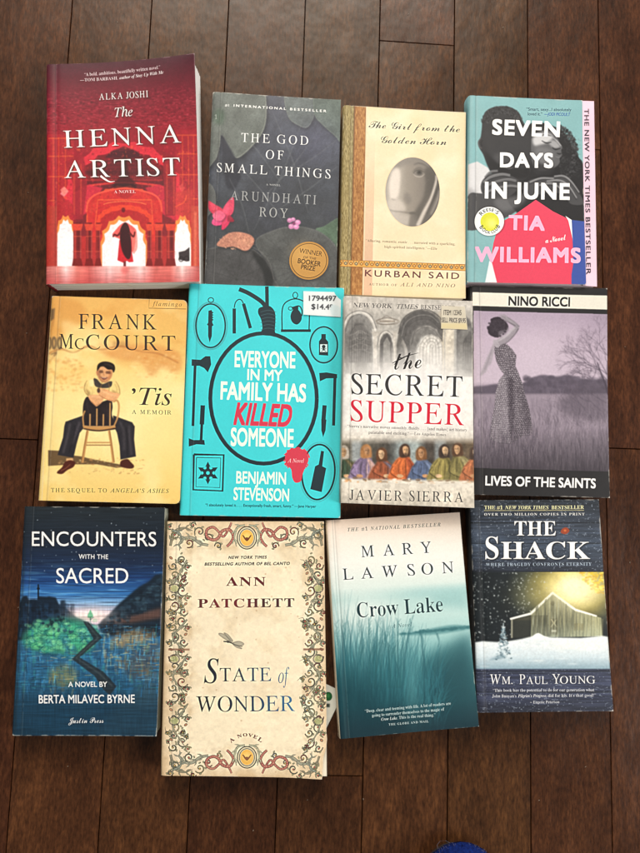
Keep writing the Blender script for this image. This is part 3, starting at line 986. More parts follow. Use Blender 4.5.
    A.fill([(300, 470), (350, 430), (430, 420), (520, 412), (560, 440), (610, 510), (625, 560), (560, 560), (520, 510), (430, 500), (340, 520)], g(72), 1, 2, True)
    for i, p in enumerate(([(340, 446), (400, 424), (470, 426)], [(470, 414), (520, 412), (560, 440), (604, 500)], [(430, 440), (500, 436), (548, 466), (590, 530)], [(390, 462), (460, 452), (520, 490)])):
        A.stroke(p, (8, 11, 6), g(128), .85, 1.8)
        A.stroke([(x + 1, y - 4) for x, y in p], 3, g(196), .6, 1.2)
        A.stroke([(x, y + 8) for x, y in p], 3, g(30), .8, 1)
    A.fill([(150, 540), (260, 520), (330, 500), (300, 560), (200, 600)], g(120), .6, 9, True)
    A.set_crop(462, 85, 4.064)
    A.soft(.4)
    # flat colour blocks of the printed dress
    A.fill([(300, 463), (370, 510), (440, 545), (448, 600), (470, 720), (470, 815), (120, 815), (106, 790), (128, 640), (150, 560), (220, 520)], (222, 70, 96))
    A.fill([(420, 528), (446, 545), (452, 640), (446, 610), (432, 548)], (232, 236, 240))
    A.fill([(446, 545), (510, 552), (515, 815), (444, 815), (444, 770), (452, 720)], (62, 84, 160), 1, 1)
    A.fill([(112, 712), (122, 720), (146, 815), (92, 815)], (232, 234, 236), 1, .8)
    A.ell(112, 552, 62, 60, (40, 40, 44), .45, 3)
    A.ell(111, 551, 60, 59, (238, 240, 238))
    A.ell(113, 553, 38, 38, (214, 216, 60))
    A.mix((240, 238, 140), np.exp(-((A.X - 122) ** 2 + (A.Y - 560) ** 2) / 500) * .8)
    A.text('REESE’S', (80, 528), (142, 524), 11, 'SB', (50, 60, 60), sp=1.2, arc=17, off=.012)
    A.text('BOOK CLUB', (70, 577), (156, 572), 11, 'SB', (50, 60, 60), sp=1.2, arc=-28, off=.012)
    W_ = (246, 246, 246)
    P_ = (246, 178, 208)
    A.text('SEVEN', (125, 197), (394, 207), 57, 'SB', W_, off=.036, sp=1.13)
    A.text('DAYS', (157, 329), (368, 331), 55, 'SB', W_, off=.036, sp=1.13)
    A.text('IN JUNE', (95, 455), (435, 460), 62, 'SB', W_, off=.036, sp=1.13)
    A.text('TIA', (192, 583), (333, 587), 55, 'SB', P_, off=.036, sp=1.13)
    A.text('WILLIAMS', (55, 714), (478, 720), 57, 'SB', P_, off=.036, sp=1.13)
    A.text('a Novel', (340, 640), (424, 626), 22, 'SCB', W_, off=.01)
    D = (38, 66, 82)
    A.text('“Smart, sexy...I absolutely', (262, 103), (443, 107), 12, 'SM', D, off=.006)
    A.text('loved it.”', (268, 122), (326, 123), 12, 'SM', D, off=.006)
    A.text('—JODI PICOULT', (334, 123), (437, 126), 12, 'SB', (44, 84, 160), off=.012, skew=.15)
    A.wear(545, 0.9)
    return A


FLAP_QUAD = [(579.0, 100.7), (593.9, 101.2), (596.9, 286.6), (583.0, 285.6)]


def art_flap():
    A = Art(FLAP_QUAD, (462, 85, 4.064), 70, 790)
    A.img[:] = np.array((240, 204, 222)) / 255
    A.mul(.97 + .06 * A.noise(40, 80, 3, 4))
    A.text('THE NEW YORK TIMES BESTSELLER', (496.5, 101), (505, 774), 18, 'SB', (40, 34, 44), off=.016, sp=1.12)
    return A


def art_tis():
    A = canvas('tis', (30, 280, 3.63))
    A.img[:] = A.grad([(60, (226, 176, 98)), (200, (230, 184, 104)), (300, (238, 204, 126)), (420, (242, 218, 148)), (600, (240, 212, 138)), (800, (234, 200, 118))])
    n = A.noise(110, 90, 4, 31)
    A.mix((250, 234, 176), np.clip((n - .5) * 3, 0, 1) * .55)
    A.mix((214, 150, 74), np.clip((A.noise(90, 60, 4, 8) - .55) * 4, 0, 1) * np.clip((420 - A.Y) / 200, 0, 1) * .6)
    # peeling plaster and old lettering on the wall behind
    r = np.random.default_rng(6)
    pl = [(70, 70), (180, 78), (210, 150), (160, 170), (120, 200), (90, 250), (60, 280), (50, 160)]
    A.fill(pl, (206, 138, 66), .5, 9, True)
    A.fill([(250, 230), (330, 238), (420, 232), (540, 262), (545, 330), (480, 320), (440, 350), (400, 300), (330, 290), (270, 270)], (206, 128, 66), .5, 7, True)
    A.fill([(120, 150), (200, 170), (260, 200), (320, 240), (250, 260), (180, 240), (130, 210)], (250, 224, 160), .5, 8, True)
    A.stroke([(60, 270), (110, 250), (160, 262), (210, 240), (260, 252), (330, 240), (400, 258), (470, 268), (540, 300)], (4, 8, 3, 9, 4, 7, 3, 6, 4), (160, 96, 50), .55, 2)
    A.stroke([(75, 100), (85, 140), (76, 200), (92, 260), (70, 300)], (5, 10, 4, 8, 4), (150, 92, 48), .4, 3)
    for i in range(130):
        x, y = r.uniform(60, 190), r.uniform(280, 400)
        A.ell(x, y, r.uniform(2, 10), r.uniform(2, 6), ((214, 140, 60), (250, 220, 150), (190, 120, 60))[i % 3], .25, 2)
    for i in range(80):
        x, y = r.uniform(360, 545), r.uniform(265, 360)
        A.ell(x, y, r.uniform(2, 12), r.uniform(1, 5), ((214, 140, 70), (250, 222, 160))[i % 2], .3, 2)
    A.fill([(74, 106), (92, 102), (88, 140), (74, 150)], (104, 84, 62), .8, 2)
    for x in (66, 84, 104):
        A.ell(x + 4, 228, 6, 20, (92, 76, 58), .8, 1.5, ring=7)
    A.stroke([(76, 270), (96, 262), (88, 276)], 5, (110, 80, 50), .7, 1.5)
    A.rect(300, 222, 360, 240, (150, 100, 60), .35, 4)
    A.mix((250, 236, 176), np.exp(-(((A.X - 320) / 170) ** 2 + ((A.Y - 560) / 120) ** 2)) * .45)
    A.set_crop(50, 355, 6.32)
    # patch of ground shade printed in the picture, seated man leaning over a chair back
    A.fill([(-10, 600), (60, 604), (120, 630), (200, 640), (260, 655), (440, 690), (520, 700), (420, 712), (300, 690), (160, 690), (-10, 700)], (88, 66, 44), .9, 2)
    for i in range(150):
        A.ell(r.uniform(60, 600), r.uniform(650, 750), r.uniform(2, 12), r.uniform(1, 4), ((150, 98, 54), (250, 226, 160), (206, 156, 96))[i % 3], .5, 1.2, r.uniform(-20, 20))
    T, T2, T3 = (40, 38, 44), (82, 76, 82), (20, 18, 24)
    A.fill([(214, 380), (150, 402), (100, 420), (92, 450), (84, 520), (50, 630), (150, 648), (170, 560), (190, 490), (232, 440)], T, 1, 1)
    A.fill([(400, 380), (460, 402), (520, 424), (536, 450), (532, 530), (544, 640), (446, 660), (440, 570), (424, 490), (400, 440)], T, 1, 1)
    for p in ([(130, 430), (116, 500), (84, 620)], [(190, 420), (170, 480), (140, 560)]):
        A.stroke(p, 12, T2, .7, 5)
    for p in ([(500, 440), (506, 540), (516, 630)], [(440, 420), (466, 480), (470, 600)]):
        A.stroke(p, 12, T2, .6, 5)
    A.stroke([(160, 440), (150, 520), (120, 620)], 5, T3, .8, 3)
    A.stroke([(480, 450), (490, 540), (490, 640)], 5, T3, .8, 3)
    A.fill([(104, 652), (146, 650), (150, 674), (104, 672)], (206, 160, 110), 1, 1)
    A.fill([(96, 676), (130, 664), (160, 676), (150, 706), (112, 726), (80, 750), (50, 748), (48, 736), (78, 708)], (78, 34, 24), 1, 1, True)
    A.stroke([(70, 730), (100, 716), (130, 690)], 5, (150, 90, 66), .7, 2)
    A.fill([(450, 668), (490, 656), (512, 676), (532, 700), (520, 716), (480, 714), (446, 700)], (72, 32, 24), 1, 1, True)
    # trousers seat and waistcoat behind the slats
    A.fill([(214, 300), (240, 262), (300, 300), (380, 280), (396, 320), (392, 380), (420, 440), (400, 470), (230, 470), (210, 380)], (36, 29, 32), 1, 1.2, True)
    A.stroke([(232, 300), (250, 380), (250, 440)], 7, (60, 50, 50), .6, 3)
    A.stroke([(360, 310), (366, 370), (372, 430)], 6, (58, 48, 48), .6, 3)
    # shirt
    S1, S2 = (234, 208, 136), (200, 164, 100)
    A.fill([(222, 190), (236, 158), (280, 148), (330, 170), (330, 230), (300, 252), (250, 262), (226, 236)], S1, 1, 1, True)
    A.fill([(376, 160), (416, 164), (436, 206), (440, 244), (410, 250), (370, 226), (360, 190)], S1, 1, 1, True)
    A.stroke([(236, 180), (232, 220), (246, 250)], 6, S2, .7, 3)
    A.stroke([(262, 200), (270, 230), (262, 254)], 5, S2, .6, 3)
    A.stroke([(412, 180), (424, 214), (422, 240)], 6, S2, .7, 3)
    A.fill([(276, 150), (296, 150), (330, 182), (372, 166), (394, 168), (384, 200), (340, 208), (288, 196)], (62, 56, 52), 1, 1, True)
    for p in ([(222, 190), (218, 214), (228, 240), (250, 264)], [(236, 158), (224, 180), (220, 196)], [(416, 164), (436, 200), (442, 244), (430, 254)], [(330, 170), (322, 200), (306, 214)], [(368, 168), (376, 200), (372, 228)]):
        A.stroke(p, (3, 5, 3), (140, 100, 56), .75, 1.5)
    A.fill([(228, 214), (250, 226), (258, 256), (240, 250)], (170, 130, 78), .55, 4, True)
    A.fill([(390, 220), (420, 230), (434, 246), (404, 244)], (170, 130, 78), .55, 4, True)
    A.fill([(250, 160), (276, 156), (276, 190), (256, 196)], (248, 232, 176), .7, 4, True)
    # folded forearms and hands
    K1, K2, K3 = (226, 168, 118), (186, 120, 76), (244, 200, 150)
    A.fill([(246, 254), (300, 250), (338, 262), (334, 290), (300, 322), (284, 316), (252, 282)], K1, 1, 1, True)
    A.fill([(306, 214), (340, 210), (390, 232), (436, 242), (434, 264), (404, 292), (360, 280), (318, 256), (300, 236)], K1, 1, 1, True)
    A.stroke([(260, 262), (300, 262), (326, 270)], 8, K3, .6, 3)
    A.stroke([(320, 222), (370, 244), (420, 256)], 8, K3, .6, 3)
    A.stroke([(310, 250), (350, 274), (400, 288)], 5, K2, .8, 2)
    A.stroke([(262, 290), (292, 316), (316, 304)], 4, K2, .8, 1.5)
    A.ell(308, 222, 10, 16, (70, 50, 40), .9, 1)
    for i in range(4):
        A.stroke([(340 + i * 7, 216 - i), (352 + i * 8, 226)], 3, K2, .6, 1)
    # face
    A.fill([(302, 96), (310, 78), (350, 68), (390, 84), (396, 112), (388, 140), (366, 164), (344, 172), (318, 160), (304, 130)], K1, 1, 1, True)
    A.fill([(372, 100), (394, 96), (388, 140), (364, 166), (370, 130)], K2, .7, 4, True)
    A.fill([(292, 104), (304, 98), (306, 124), (298, 126)], (206, 140, 96), 1, 1, True)
    A.fill([(298, 100), (302, 62), (330, 42), (370, 42), (404, 58), (412, 86), (402, 110), (392, 92), (366, 90), (340, 72), (320, 74), (308, 90)], (30, 22, 20), 1, 1, True)
    A.stroke([(340, 52), (370, 56), (396, 74)], 5, (70, 54, 46), .6, 2)
    A.stroke([(316, 104), (334, 106)], 4, (60, 36, 26), .9, 1)
    A.stroke([(356, 110), (378, 112)], 4, (60, 36, 26), .9, 1)
    A.stroke([(316, 97), (334, 96)], 3, (52, 34, 26), .8, 1)
    A.stroke([(356, 101), (380, 103)], 3, (52, 34, 26), .8, 1)
    A.stroke([(342, 104), (338, 124), (348, 128)], 3, K2, .9, 1.2)
    A.fill([(320, 136), (342, 141), (364, 139), (354, 152), (336, 154)], (110, 50, 40), .9, 1.5, True)
    A.stroke([(326, 139), (342, 144), (358, 142)], 4, (236, 220, 196), .85, 1)
    A.stroke([(312, 130), (318, 144)], 2.5, K2, .8, 1)
    A.stroke([(374, 132), (368, 148)], 2.5, K2, .8, 1)
    A.fill([(300, 96), (318, 92), (322, 150), (334, 170), (316, 160), (302, 130)], (150, 96, 62), .55, 4, True)
    A.fill([(312, 98), (336, 98), (334, 112), (314, 112)], (90, 54, 38), .55, 2.5, True)
    A.fill([(354, 102), (384, 104), (382, 118), (354, 116)], (90, 54, 38), .55, 2.5, True)
    A.fill([(318, 150), (350, 160), (372, 146), (360, 172), (334, 172)], (170, 112, 76), .6, 3, True)
    A.stroke([(326, 70), (360, 60), (400, 74)], 8, (60, 46, 40), .5, 2)
    fig = np.clip(2.2 * (1 - np.hypot((A.X - 310) / 270, (A.Y - 400) / 380)), 0, 1) * np.clip((.80 - A.img.min(-1) * 1.35) * 3, .15, 1)
    A.mul(1 + (A.noise(9, 9, 3, 5) - .5) * .30 * fig)
    A.mul(1 + (A.noise(34, 60, 3, 15) - .5) * .30 * fig)
    # chair
    C, C2, C3 = (190, 140, 84), (122, 78, 44), (226, 182, 124)
    A.stroke([(214, 448), (210, 390), (222, 350)], 9, C, 1, .8)
    A.stroke([(400, 296), (424, 286), (436, 320), (428, 390), (404, 450)], (8, 11, 11, 10, 9), C, 1, .8)
    A.stroke([(428, 296), (434, 330), (424, 400)], 3, C3, .8, .8)
    for x, y in ((254, 370), (297, 336), (338, 372), (380, 300)):
        A.stroke([(x, 446), (x + 1, y)], 8, C, 1, .6)
        A.stroke([(x - 2, 446), (x - 1, y)], 2.5, C3, .8, .5)
    A.fill([(208, 442), (240, 448), (380, 448), (412, 442), (416, 458), (380, 470), (310, 474), (240, 470), (212, 462)], C, 1, .8)
    A.stroke([(212, 464), (310, 478), (412, 462)], 8, (60, 40, 30), .9, 1)
    A.stroke([(222, 446), (310, 450), (404, 446)], 3, C3, .8, .8)
    A.stroke([(240, 474), (222, 580), (206, 680)], 15, C, 1, .8)
    A.stroke([(236, 474), (217, 580), (200, 676)], 4, C2, .8, 1)
    A.stroke([(374, 474), (388, 570), (402, 680)], 14, C, 1, .8)
    A.stroke([(378, 474), (393, 570), (408, 676)], 4, C2, .8, 1)
    A.stroke([(232, 552), (382, 552)], 8, C, 1, .6)
    A.stroke([(230, 568), (386, 568)], 5, C2, 1, .6)
    A.set_crop(30, 280, 3.63)
    A.soft(.35)
    A.mix((230, 210, 160), (np.abs(A.X - (76 - (A.Y - 60) * .043)) < 3) * .5)
    D = (66, 50, 42)
    A.text('FRANK', (176, 177), (460, 180), 54, 'RC', D, sp=1.12)
    A.text('M', (106, 248), (158, 249), 53, 'RC', D)
    A.text('C', (163, 250), (198, 250), 38, 'RC', D)
    A.text('COURT', (203, 251), (528, 256), 53, 'RC', D, sp=1.12)
    A.text('’', (370, 452), (384, 452), 60, 'I', D)
    A.text('Tis', (396, 452), (514, 453), 62, 'I', D)
    A.text('A MEMOIR', (370, 485), (513, 487), 15, 'RC', D, sp=1.25)
    A.text('THE SEQUEL TO', (77, 770), (279, 771), 15, 'RC', D, sp=1.2)
    A.text('ANGELA’S ASHES', (291, 771), (505, 773), 15, 'I', D, sp=1.2)
    A.stroke([(434, 66), (432, 103), (568, 107)], 2, (120, 92, 56), .9, sm=False)
    A.text('flamingo', (445, 94), (552, 98), 15, 'I', (96, 74, 48), sp=1.3)
    A.wear(336, 0.8)
    return A


def art_teal():
    A = canvas('teal', (172, 275, 3.343))
    A.img[:] = np.array((66, 206, 214)) / 255
    A.mul(.975 + .05 * A.noise(120, 120, 3, 2))
    A.mix((96, 196, 200), np.clip((64 - A.X - (A.Y - 28) * .043 * -1) / 30, 0, 1) * np.clip((120 - A.Y) / 90, 0, 1) * .5)
    K = (36, 52, 60)
    # noose
    A.ell(306, 413, 178, 218, K, ring=13)
    A.ell(306, 413, 172, 212, (70, 94, 102), .5, .5, ring=2)
    A.stroke([(224, 47), (258, 62), (300, 90), (318, 116)], 14, K)
    A.stroke([(317, 38), (318, 110)], 12, K, sm=False)
    A.fill([(290, 112), (304, 106), (326, 104), (342, 120), (346, 146), (344, 190), (352, 202), (296, 200), (302, 180), (298, 150), (288, 128)], K, sm=True)
    for i in range(6):
        A.stroke([(296, 124 + i * 12), (322, 118 + i * 12), (348, 124 + i * 12)], 1.6, (66, 96, 104), .8)
    # oval frame, knife
    A.ell(129, 170, 49, 73, K, ring=5)
    A.ell(129, 170, 55, 79, (70, 150, 158), .8, 1, ring=4)
    A.ell(130, 84, 9, 8, K, ring=3)
    A.fill([(122, 120), (132, 117), (135, 124), (135, 160), (139, 168), (134, 172), (133, 205), (126, 226), (121, 205), (121, 170), (117, 166), (121, 160)], K)
    for i in range(4):
        A.rect(133, 124 + i * 8, 138, 128 + i * 8, K)
    # nunchaku
    A.stroke([(208, 112), (208, 196)], 11, K, sm=False)
    A.stroke([(239, 96), (262, 178)], 11, K, sm=False)
    A.stroke([(208, 110), (212, 92), (222, 82), (232, 84), (239, 96)], 3.5, K)
    # bell jar with grenade
    A.stroke([(368, 188), (368, 120), (380, 92), (412, 80), (444, 92), (458, 120), (458, 190)], 4, K)
    A.rect(364, 182, 464, 191, K)
    A.ell(412, 68, 8, 10, K, ring=3)
    A.fill([(404, 118), (420, 116), (432, 132), (432, 152), (418, 166), (402, 158), (396, 138)], K, sm=True)
    A.rect(404, 106, 422, 120, K)
    A.stroke([(400, 110), (424, 104), (434, 118), (434, 138)], 4, K)
    A.ell(396, 112, 7, 6, K, ring=2.5)
    # poison bottle in an oval
    A.ell(507, 234, 46, 60, K, ring=5)
    A.ell(507, 234, 41, 55, (90, 160, 168), .7, .8, ring=2)
    A.fill([(499, 198), (514, 198), (514, 214), (522, 224), (522, 270), (491, 268), (491, 222), (499, 212)], K)
    A.rect(495, 232, 519, 258, (190, 226, 224))
    A.ell(507, 240, 6, 6, K)
    A.rect(504, 244, 510, 250, K)
    A.stroke([(499, 246), (515, 256)], 2, K, sm=False)
    A.stroke([(515, 246), (499, 256)], 2, K, sm=False)
    # axe, hammer, knife, cane
    A.stroke([(78, 284), (70, 505)], 9, K, sm=False)
    A.fill([(66, 282), (96, 284), (112, 272), (128, 272), (131, 300), (120, 326), (108, 312), (92, 304), (66, 304)], K)
    A.stroke([(103, 436), (100, 500)], 15, K, sm=False)
    A.stroke([(100, 495), (97, 560)], 9, K, sm=False)
    A.fill([(56, 546), (72, 552), (108, 552), (110, 568), (82, 566), (56, 574)], K)
    A.fill([(492, 328), (516, 326), (552, 332), (552, 345), (516, 346), (494, 356)], K)
    A.stroke([(545, 336), (540, 504)], 10, K, sm=False)
    A.stroke([(510, 436), (506, 488)], 14, K, sm=False)
    A.fill([(499, 482), (516, 484), (513, 520), (505, 543), (499, 520)], K)
    # framed throwing star
    A.stroke([(73, 600), (173, 602), (169, 722), (71, 718), (73, 600)], 7, K, sm=False)
    A.stroke([(82, 610), (163, 612), (160, 711), (80, 708), (82, 610)], 2.5, K, sm=False)
    for i in range(6):
        t = math.radians(60 * i + 30)
        c, s = math.cos(t), math.sin(t)
        f = lambda a, b: (120 + a * c - b * s, 662 + a * s + b * c)
        A.fill([f(10, -5), f(22, -5), f(20, -9), f(38, 0), f(20, 9), f(22, 5), f(10, 5)], K)
    A.ell(120, 662, 15, 15, K)
    A.ell(120, 662, 6, 6, (66, 206, 214))
    # cleaver in an oval
    A.ell(489, 659, 55, 92, K, ring=6, rot=4)
    A.ell(489, 659, 62, 99, (70, 140, 148), .7, 1, ring=2.5, rot=4)
    A.fill([(498, 588), (508, 590), (502, 640), (515, 646), (500, 726), (462, 716), (478, 640), (490, 634)], K)
    # words
    W_ = (250, 246, 232)
    A.text('EVERYONE', (210, 307), (411, 311), 52, 'SB', W_, off=.024)
    A.text('IN MY', (252, 351), (368, 354), 35, 'SB', W_, off=.022)
    A.text('FAMILY HAS', (163, 415), (446, 424), 57, 'SB', W_, off=.024)
    A.text('KILLED', (207, 499), (392, 506), 70, 'SB', (206, 58, 84), off=.03, skew=.16)
    A.text('SOMEONE', (197, 570), (405, 574), 57, 'SB', W_, off=.024)
    A.text('BENJAMIN', (215, 696), (380, 700), 39, 'SB', W_, off=.02)
    A.text('STEVENSON', (206, 751), (390, 756), 40, 'SB', W_, off=.02)
    A.text('“I absolutely loved it. . . . Exceptionally fresh, smart, funny.” —Jane Harper', (112, 773), (481, 778), 9, 'SM', (20, 52, 62), off=.01)
    R_ = (206, 62, 82)
    A.fill([(378, 606), (392, 584), (420, 580), (446, 590), (456, 618), (444, 646), (436, 668), (430, 690), (412, 694), (402, 678), (398, 650), (382, 634)], R_, sm=True)
    r = np.random.default_rng(3)
    for i in range(26):
        t = r.uniform(0, 6.28)
        A.ell(417 + 42 * math.cos(t), 616 + 38 * math.sin(t), r.uniform(1.5, 5), r.uniform(1.5, 5), R_)
    A.text('A Novel', (386, 627), (441, 628), 13, 'I', (250, 220, 220))
    A.wear(422, 0.9)
    return A


def art_sticker_teal():
    q = [(303.4, 291.2), (341.0, 292.2), (340.6, 317.0), (303.4, 314.6)]
    A = Art(q, (172, 275, 3.343), 190, 122)
    A.img[:] = np.array((226, 232, 234)) / 255
    A.mul(.985 + .03 * A.noise(20, 20, 3, 2))
    A.text('1794497', (457, 86), (548, 87), 17, 'SM', (52, 54, 60))
    A.text('$14.49', (465, 114), (537, 116), 17, 'SM', (52, 54, 60))
    A.fill([(526, 112), (534, 98), (556, 104), (572, 118), (572, 150), (536, 150)], (208, 224, 228), 1, 1)
    return A, q


def art_secret():
    A = canvas('secret', (335, 285, 3.628))
    n = A.noise(60, 60, 4, 13)
    A.img[:] = A.grad([(40, (196, 190, 182)), (120, (190, 186, 180)), (260, (214, 212, 208)), (400, (232, 230, 226)), (520, (216, 210, 200)), (700, (200, 190, 176)), (730, (222, 214, 200)), (800, (206, 198, 184))])
    A.mul(.9 + .2 * n)
    # vaulted stone interior, fading to white downwards
    D, M, Lt = (92, 90, 88), (136, 132, 128), (206, 204, 200)
    A.rect(25, 96, 510, 300, (160, 156, 150), .55, 8)

    def arch(cx, y0, w, h, col, a=1, bl=2):
        A.fill(cusped(cx, y0, w, h, 1, 0.0), col, a, bl)
    arch(86, 320, 116, 222, (206, 204, 200), 1, 2)
    arch(86, 320, 98, 204, (126, 124, 122), 1, 3)
    arch(92, 320, 78, 160, (176, 174, 170), .9, 4)
    arch(96, 320, 44, 110, (110, 108, 106), .8, 4)
    arch(312, 320, 180, 230, (96, 94, 92), 1, 2)
    arch(318, 320, 160, 200, (164, 160, 156), 1, 3)
    arch(326, 320, 124, 170, (120, 118, 116), 1, 3)
    arch(336, 320, 92, 140, (214, 212, 208), 1, 3)
    for i in range(7):
        t = math.pi * (0.1 + .8 * i / 6)
        A.stroke([(336, 262), (336 + 60 * math.cos(t), 262 - 88 * math.sin(t))], 2, (150, 146, 142), .8, 1)
    for k in (30, 48, 66):
        A.ell(336, 268, k * .75, k, (140, 136, 132), .7, 1, ring=2, t0=180, t1=360)
    arch(188, 330, 50, 158, (104, 102, 100), 1, 2)
    arch(192, 330, 36, 130, (170, 166, 162), 1, 2)
    arch(240, 330, 28, 120, (112, 110, 108), .9, 2)
    arch(468, 330, 80, 220, (100, 98, 98), 1, 3)
    arch(476, 330, 60, 180, (150, 148, 144), .9, 3)
    for x, w in ((150, 16), (216, 8), (402, 26), (30, 12)):
        A.rect(x - w / 2, 170, x + w / 2, 330, (214, 208, 200), 1, 2)
        A.rect(x + w / 4, 170, x + w / 2, 330, (140, 134, 128), .8, 2)
        A.fill([(x - w, 168), (x + w, 168), (x + w / 2, 190), (x - w / 2, 190)], (190, 184, 176), 1, 2)
    A.fill([(372, 100), (400, 92), (430, 110), (420, 330), (386, 330), (380, 190)], (206, 196, 178), .8, 4)
    A.stroke([(230, 150), (262, 112), (312, 94), (366, 110), (392, 150)], 6, (70, 68, 68), .7, 3)
    A.fill([(152, 130), (188, 122), (226, 130), (188, 138)], (214, 206, 194), .9, 2)
    A.stroke([(148, 128), (188, 118), (230, 128), (222, 140), (188, 142), (156, 140), (148, 128)], 3, (120, 112, 104), .8, 1)
    r = np.random.default_rng(12)
    A.set_crop(340, 290, 4.571)
    K1, K2, K3, L1 = (84, 82, 82), (120, 118, 116), (160, 158, 154), (216, 212, 206)
    A.fill([(20, 330), (22, 170), (50, 118), (86, 108), (124, 124), (146, 170), (150, 330)], K2, .8, 1)
    A.fill([(40, 330), (42, 200), (70, 150), (104, 150), (136, 200), (140, 330)], K1, .7, 2)
    for i in range(9):
        A.stroke([(50 + i * 10, 330), (52 + i * 10, 210), (76 + i * 5, 160)], 1.6, L1, .4, .4)
    for y in (200, 226, 252, 280):
        A.stroke([(44, y + 6), (92, y - 10), (140, y + 6)], 1.6, L1, .4, .4)
    for cx, cy, rr_ in ((92, 210, 16), (92, 210, 26), (70, 260, 12), (114, 260, 12)):
        A.ell(cx, cy, rr_, rr_, L1, .4, .4, ring=1.8)
    A.stroke([(14, 180), (36, 124), (84, 100), (134, 120), (160, 176), (164, 260)], 9, L1, .85, 1)
    A.stroke([(8, 190), (30, 122), (84, 94), (140, 114), (168, 176)], 2.5, K1, .8, .6)
    A.stroke([(24, 190), (44, 132), (84, 110), (126, 128), (152, 178)], 2.5, K1, .8, .6)
    A.rect(152, 190, 176, 340, (206, 200, 192), .9, 1)
    A.fill([(142, 190), (186, 190), (176, 208), (152, 208)], (190, 184, 176), 1, .8)
    A.rect(168, 208, 176, 340, K3, .8, 1)
    A.fill([(180, 330), (182, 230), (198, 202), (216, 198), (232, 220), (238, 330)], K1, .8, 1)
    A.fill([(196, 330), (198, 240), (214, 214), (228, 240), (230, 330)], K3, .7, 1.5)
    A.stroke([(176, 250), (186, 208), (212, 190), (236, 212), (246, 260)], 5, L1, .8, .8)
    A.stroke([(172, 250), (182, 202), (212, 184), (242, 206)], 2, K1, .7, .5)
    A.fill([(270, 190), (290, 132), (340, 100), (400, 96), (450, 130), (470, 180), (466, 240), (440, 180), (400, 160), (350, 176), (320, 230), (316, 300), (300, 250)], K1, .85, 1.5)
    A.stroke([(266, 200), (286, 134), (336, 98), (400, 92), (452, 122), (474, 170)], 4, (60, 58, 58), .7, 1)
    A.stroke([(280, 210), (300, 150), (350, 118), (410, 118), (450, 150)], 2.5, K3, .7, .6)
    A.stroke([(292, 226), (312, 166), (356, 136), (410, 138), (452, 176)], 2.5, (70, 68, 68), .7, .6)
    A.stroke([(318, 250), (336, 190), (376, 164), (420, 170), (462, 220)], 6, K2, .8, .8)
    A.stroke([(324, 252), (342, 196), (378, 172), (420, 178), (460, 224)], 2, (64, 62, 62), .8, .5)
    A.fill([(360, 360), (362, 250), (384, 214), (416, 202), (448, 216), (466, 250), (466, 360)], L1, .9, 1.5)
    for k in (0, 14, 28, 44):
        A.stroke([(364 + k, 340), (366 + k, 256 + k * .3), (390 + k * .5, 218 + k * .8), (418, 206 + k), (446 - k * .5, 220 + k * .8), (464 - k, 258 + k * .3), (466 - k, 340)], 2.2, (128, 124, 120), .75, .5)
    for i in range(8):
        t = math.pi * (.06 + .88 * i / 7)
        A.stroke([(416 + 30 * math.cos(t), 270 - 34 * math.sin(t)), (416 + 50 * math.cos(t), 270 - 66 * math.sin(t))], 2, (128, 124, 120), .7, .5)
    A.rect(474, 120, 528, 380, (214, 205, 190), .8, 2)
    A.rect(520, 180, 532, 380, K3, .8, 1)
    A.rect(474, 180, 480, 380, K3, .6, 1)
    A.fill([(534, 340), (536, 210), (560, 172), (600, 160), (602, 380), (570, 380)], K2, .8, 1.5)
    A.fill([(560, 360), (562, 230), (590, 190), (604, 200), (604, 380)], K1, .7, 2)
    for i in range(5):
        A.stroke([(566 + i * 9, 360), (568 + i * 8, 240)], 2, L1, .5, .5)
    A.stroke([(166, 142), (190, 130), (212, 116), (236, 130), (264, 142), (236, 154), (190, 156), (166, 142)], 2.2, (110, 100, 92), .85, .4)
    A.rect(180, 138, 248, 146, (130, 118, 108), .5, .8)
    for i in range(9):
        A.ell(184 + i * 8, 142, 2.2, 3, (104, 92, 84), .8, .4)
    A.set_crop(335, 285, 3.628)
    for i in range(90):
        x, y = r.uniform(40, 130), r.uniform(180, 310)
        A.stroke([(x, y), (x + r.uniform(-8, 8), y + r.uniform(10, 30))], 1.6, (86, 84, 82), .35, .8)
    A.mul(.86 + .28 * A.noise(8, 10, 3, 77))
    A.mix((234, 232, 230), np.clip((A.Y - 215) / 110, 0, 1) * np.clip((560 - A.Y) / 60, 0, 1) * np.clip(1.15 - np.abs(A.X - 265) / 420, 0, 1))
    # a generic painted strip of diners in coloured robes behind a long table
    by0, by1 = 552, 716
    fm = np.clip((A.Y - by0) / 26, 0, 1) * np.clip((by1 + 10 - A.Y) / 14, 0, 1)
    sv = A.img.copy()
    A.img = A.grad([(20, (108, 100, 86)), (120, (92, 88, 80)), (190, (70, 66, 62)), (240, (146, 158, 160)), (300, (150, 160, 158)), (330, (66, 60, 56)), (420, (86, 78, 68)), (505, (104, 88, 70))], 'x')
    A.mul(.8 + .4 * A.noise(14, 20, 3, 41))
    A.rect(60, 560, 96, 640, (170, 180, 186), .7, 4)
    A.rect(360, 556, 400, 640, (160, 172, 178), .6, 4)
    people = [(36, 604, (58, 74, 58), (96, 86, 60), (190, 178, 164), -8), (104, 600, (126, 110, 140), (196, 160, 150), (176, 124, 78), 14), (176, 612, (150, 84, 58), (96, 92, 110), (96, 64, 44), -12),
              (246, 598, (196, 104, 58), (150, 72, 48), (70, 50, 40), 10), (318, 608, (84, 98, 128), (112, 126, 156), (120, 82, 52), -10), (388, 600, (140, 128, 76), (108, 100, 58), (60, 48, 42), 12), (452, 594, (120, 112, 70), (150, 140, 100), (84, 60, 44), -14),
              (506, 606, (168, 104, 70), (110, 122, 132), (70, 54, 46), 4)]
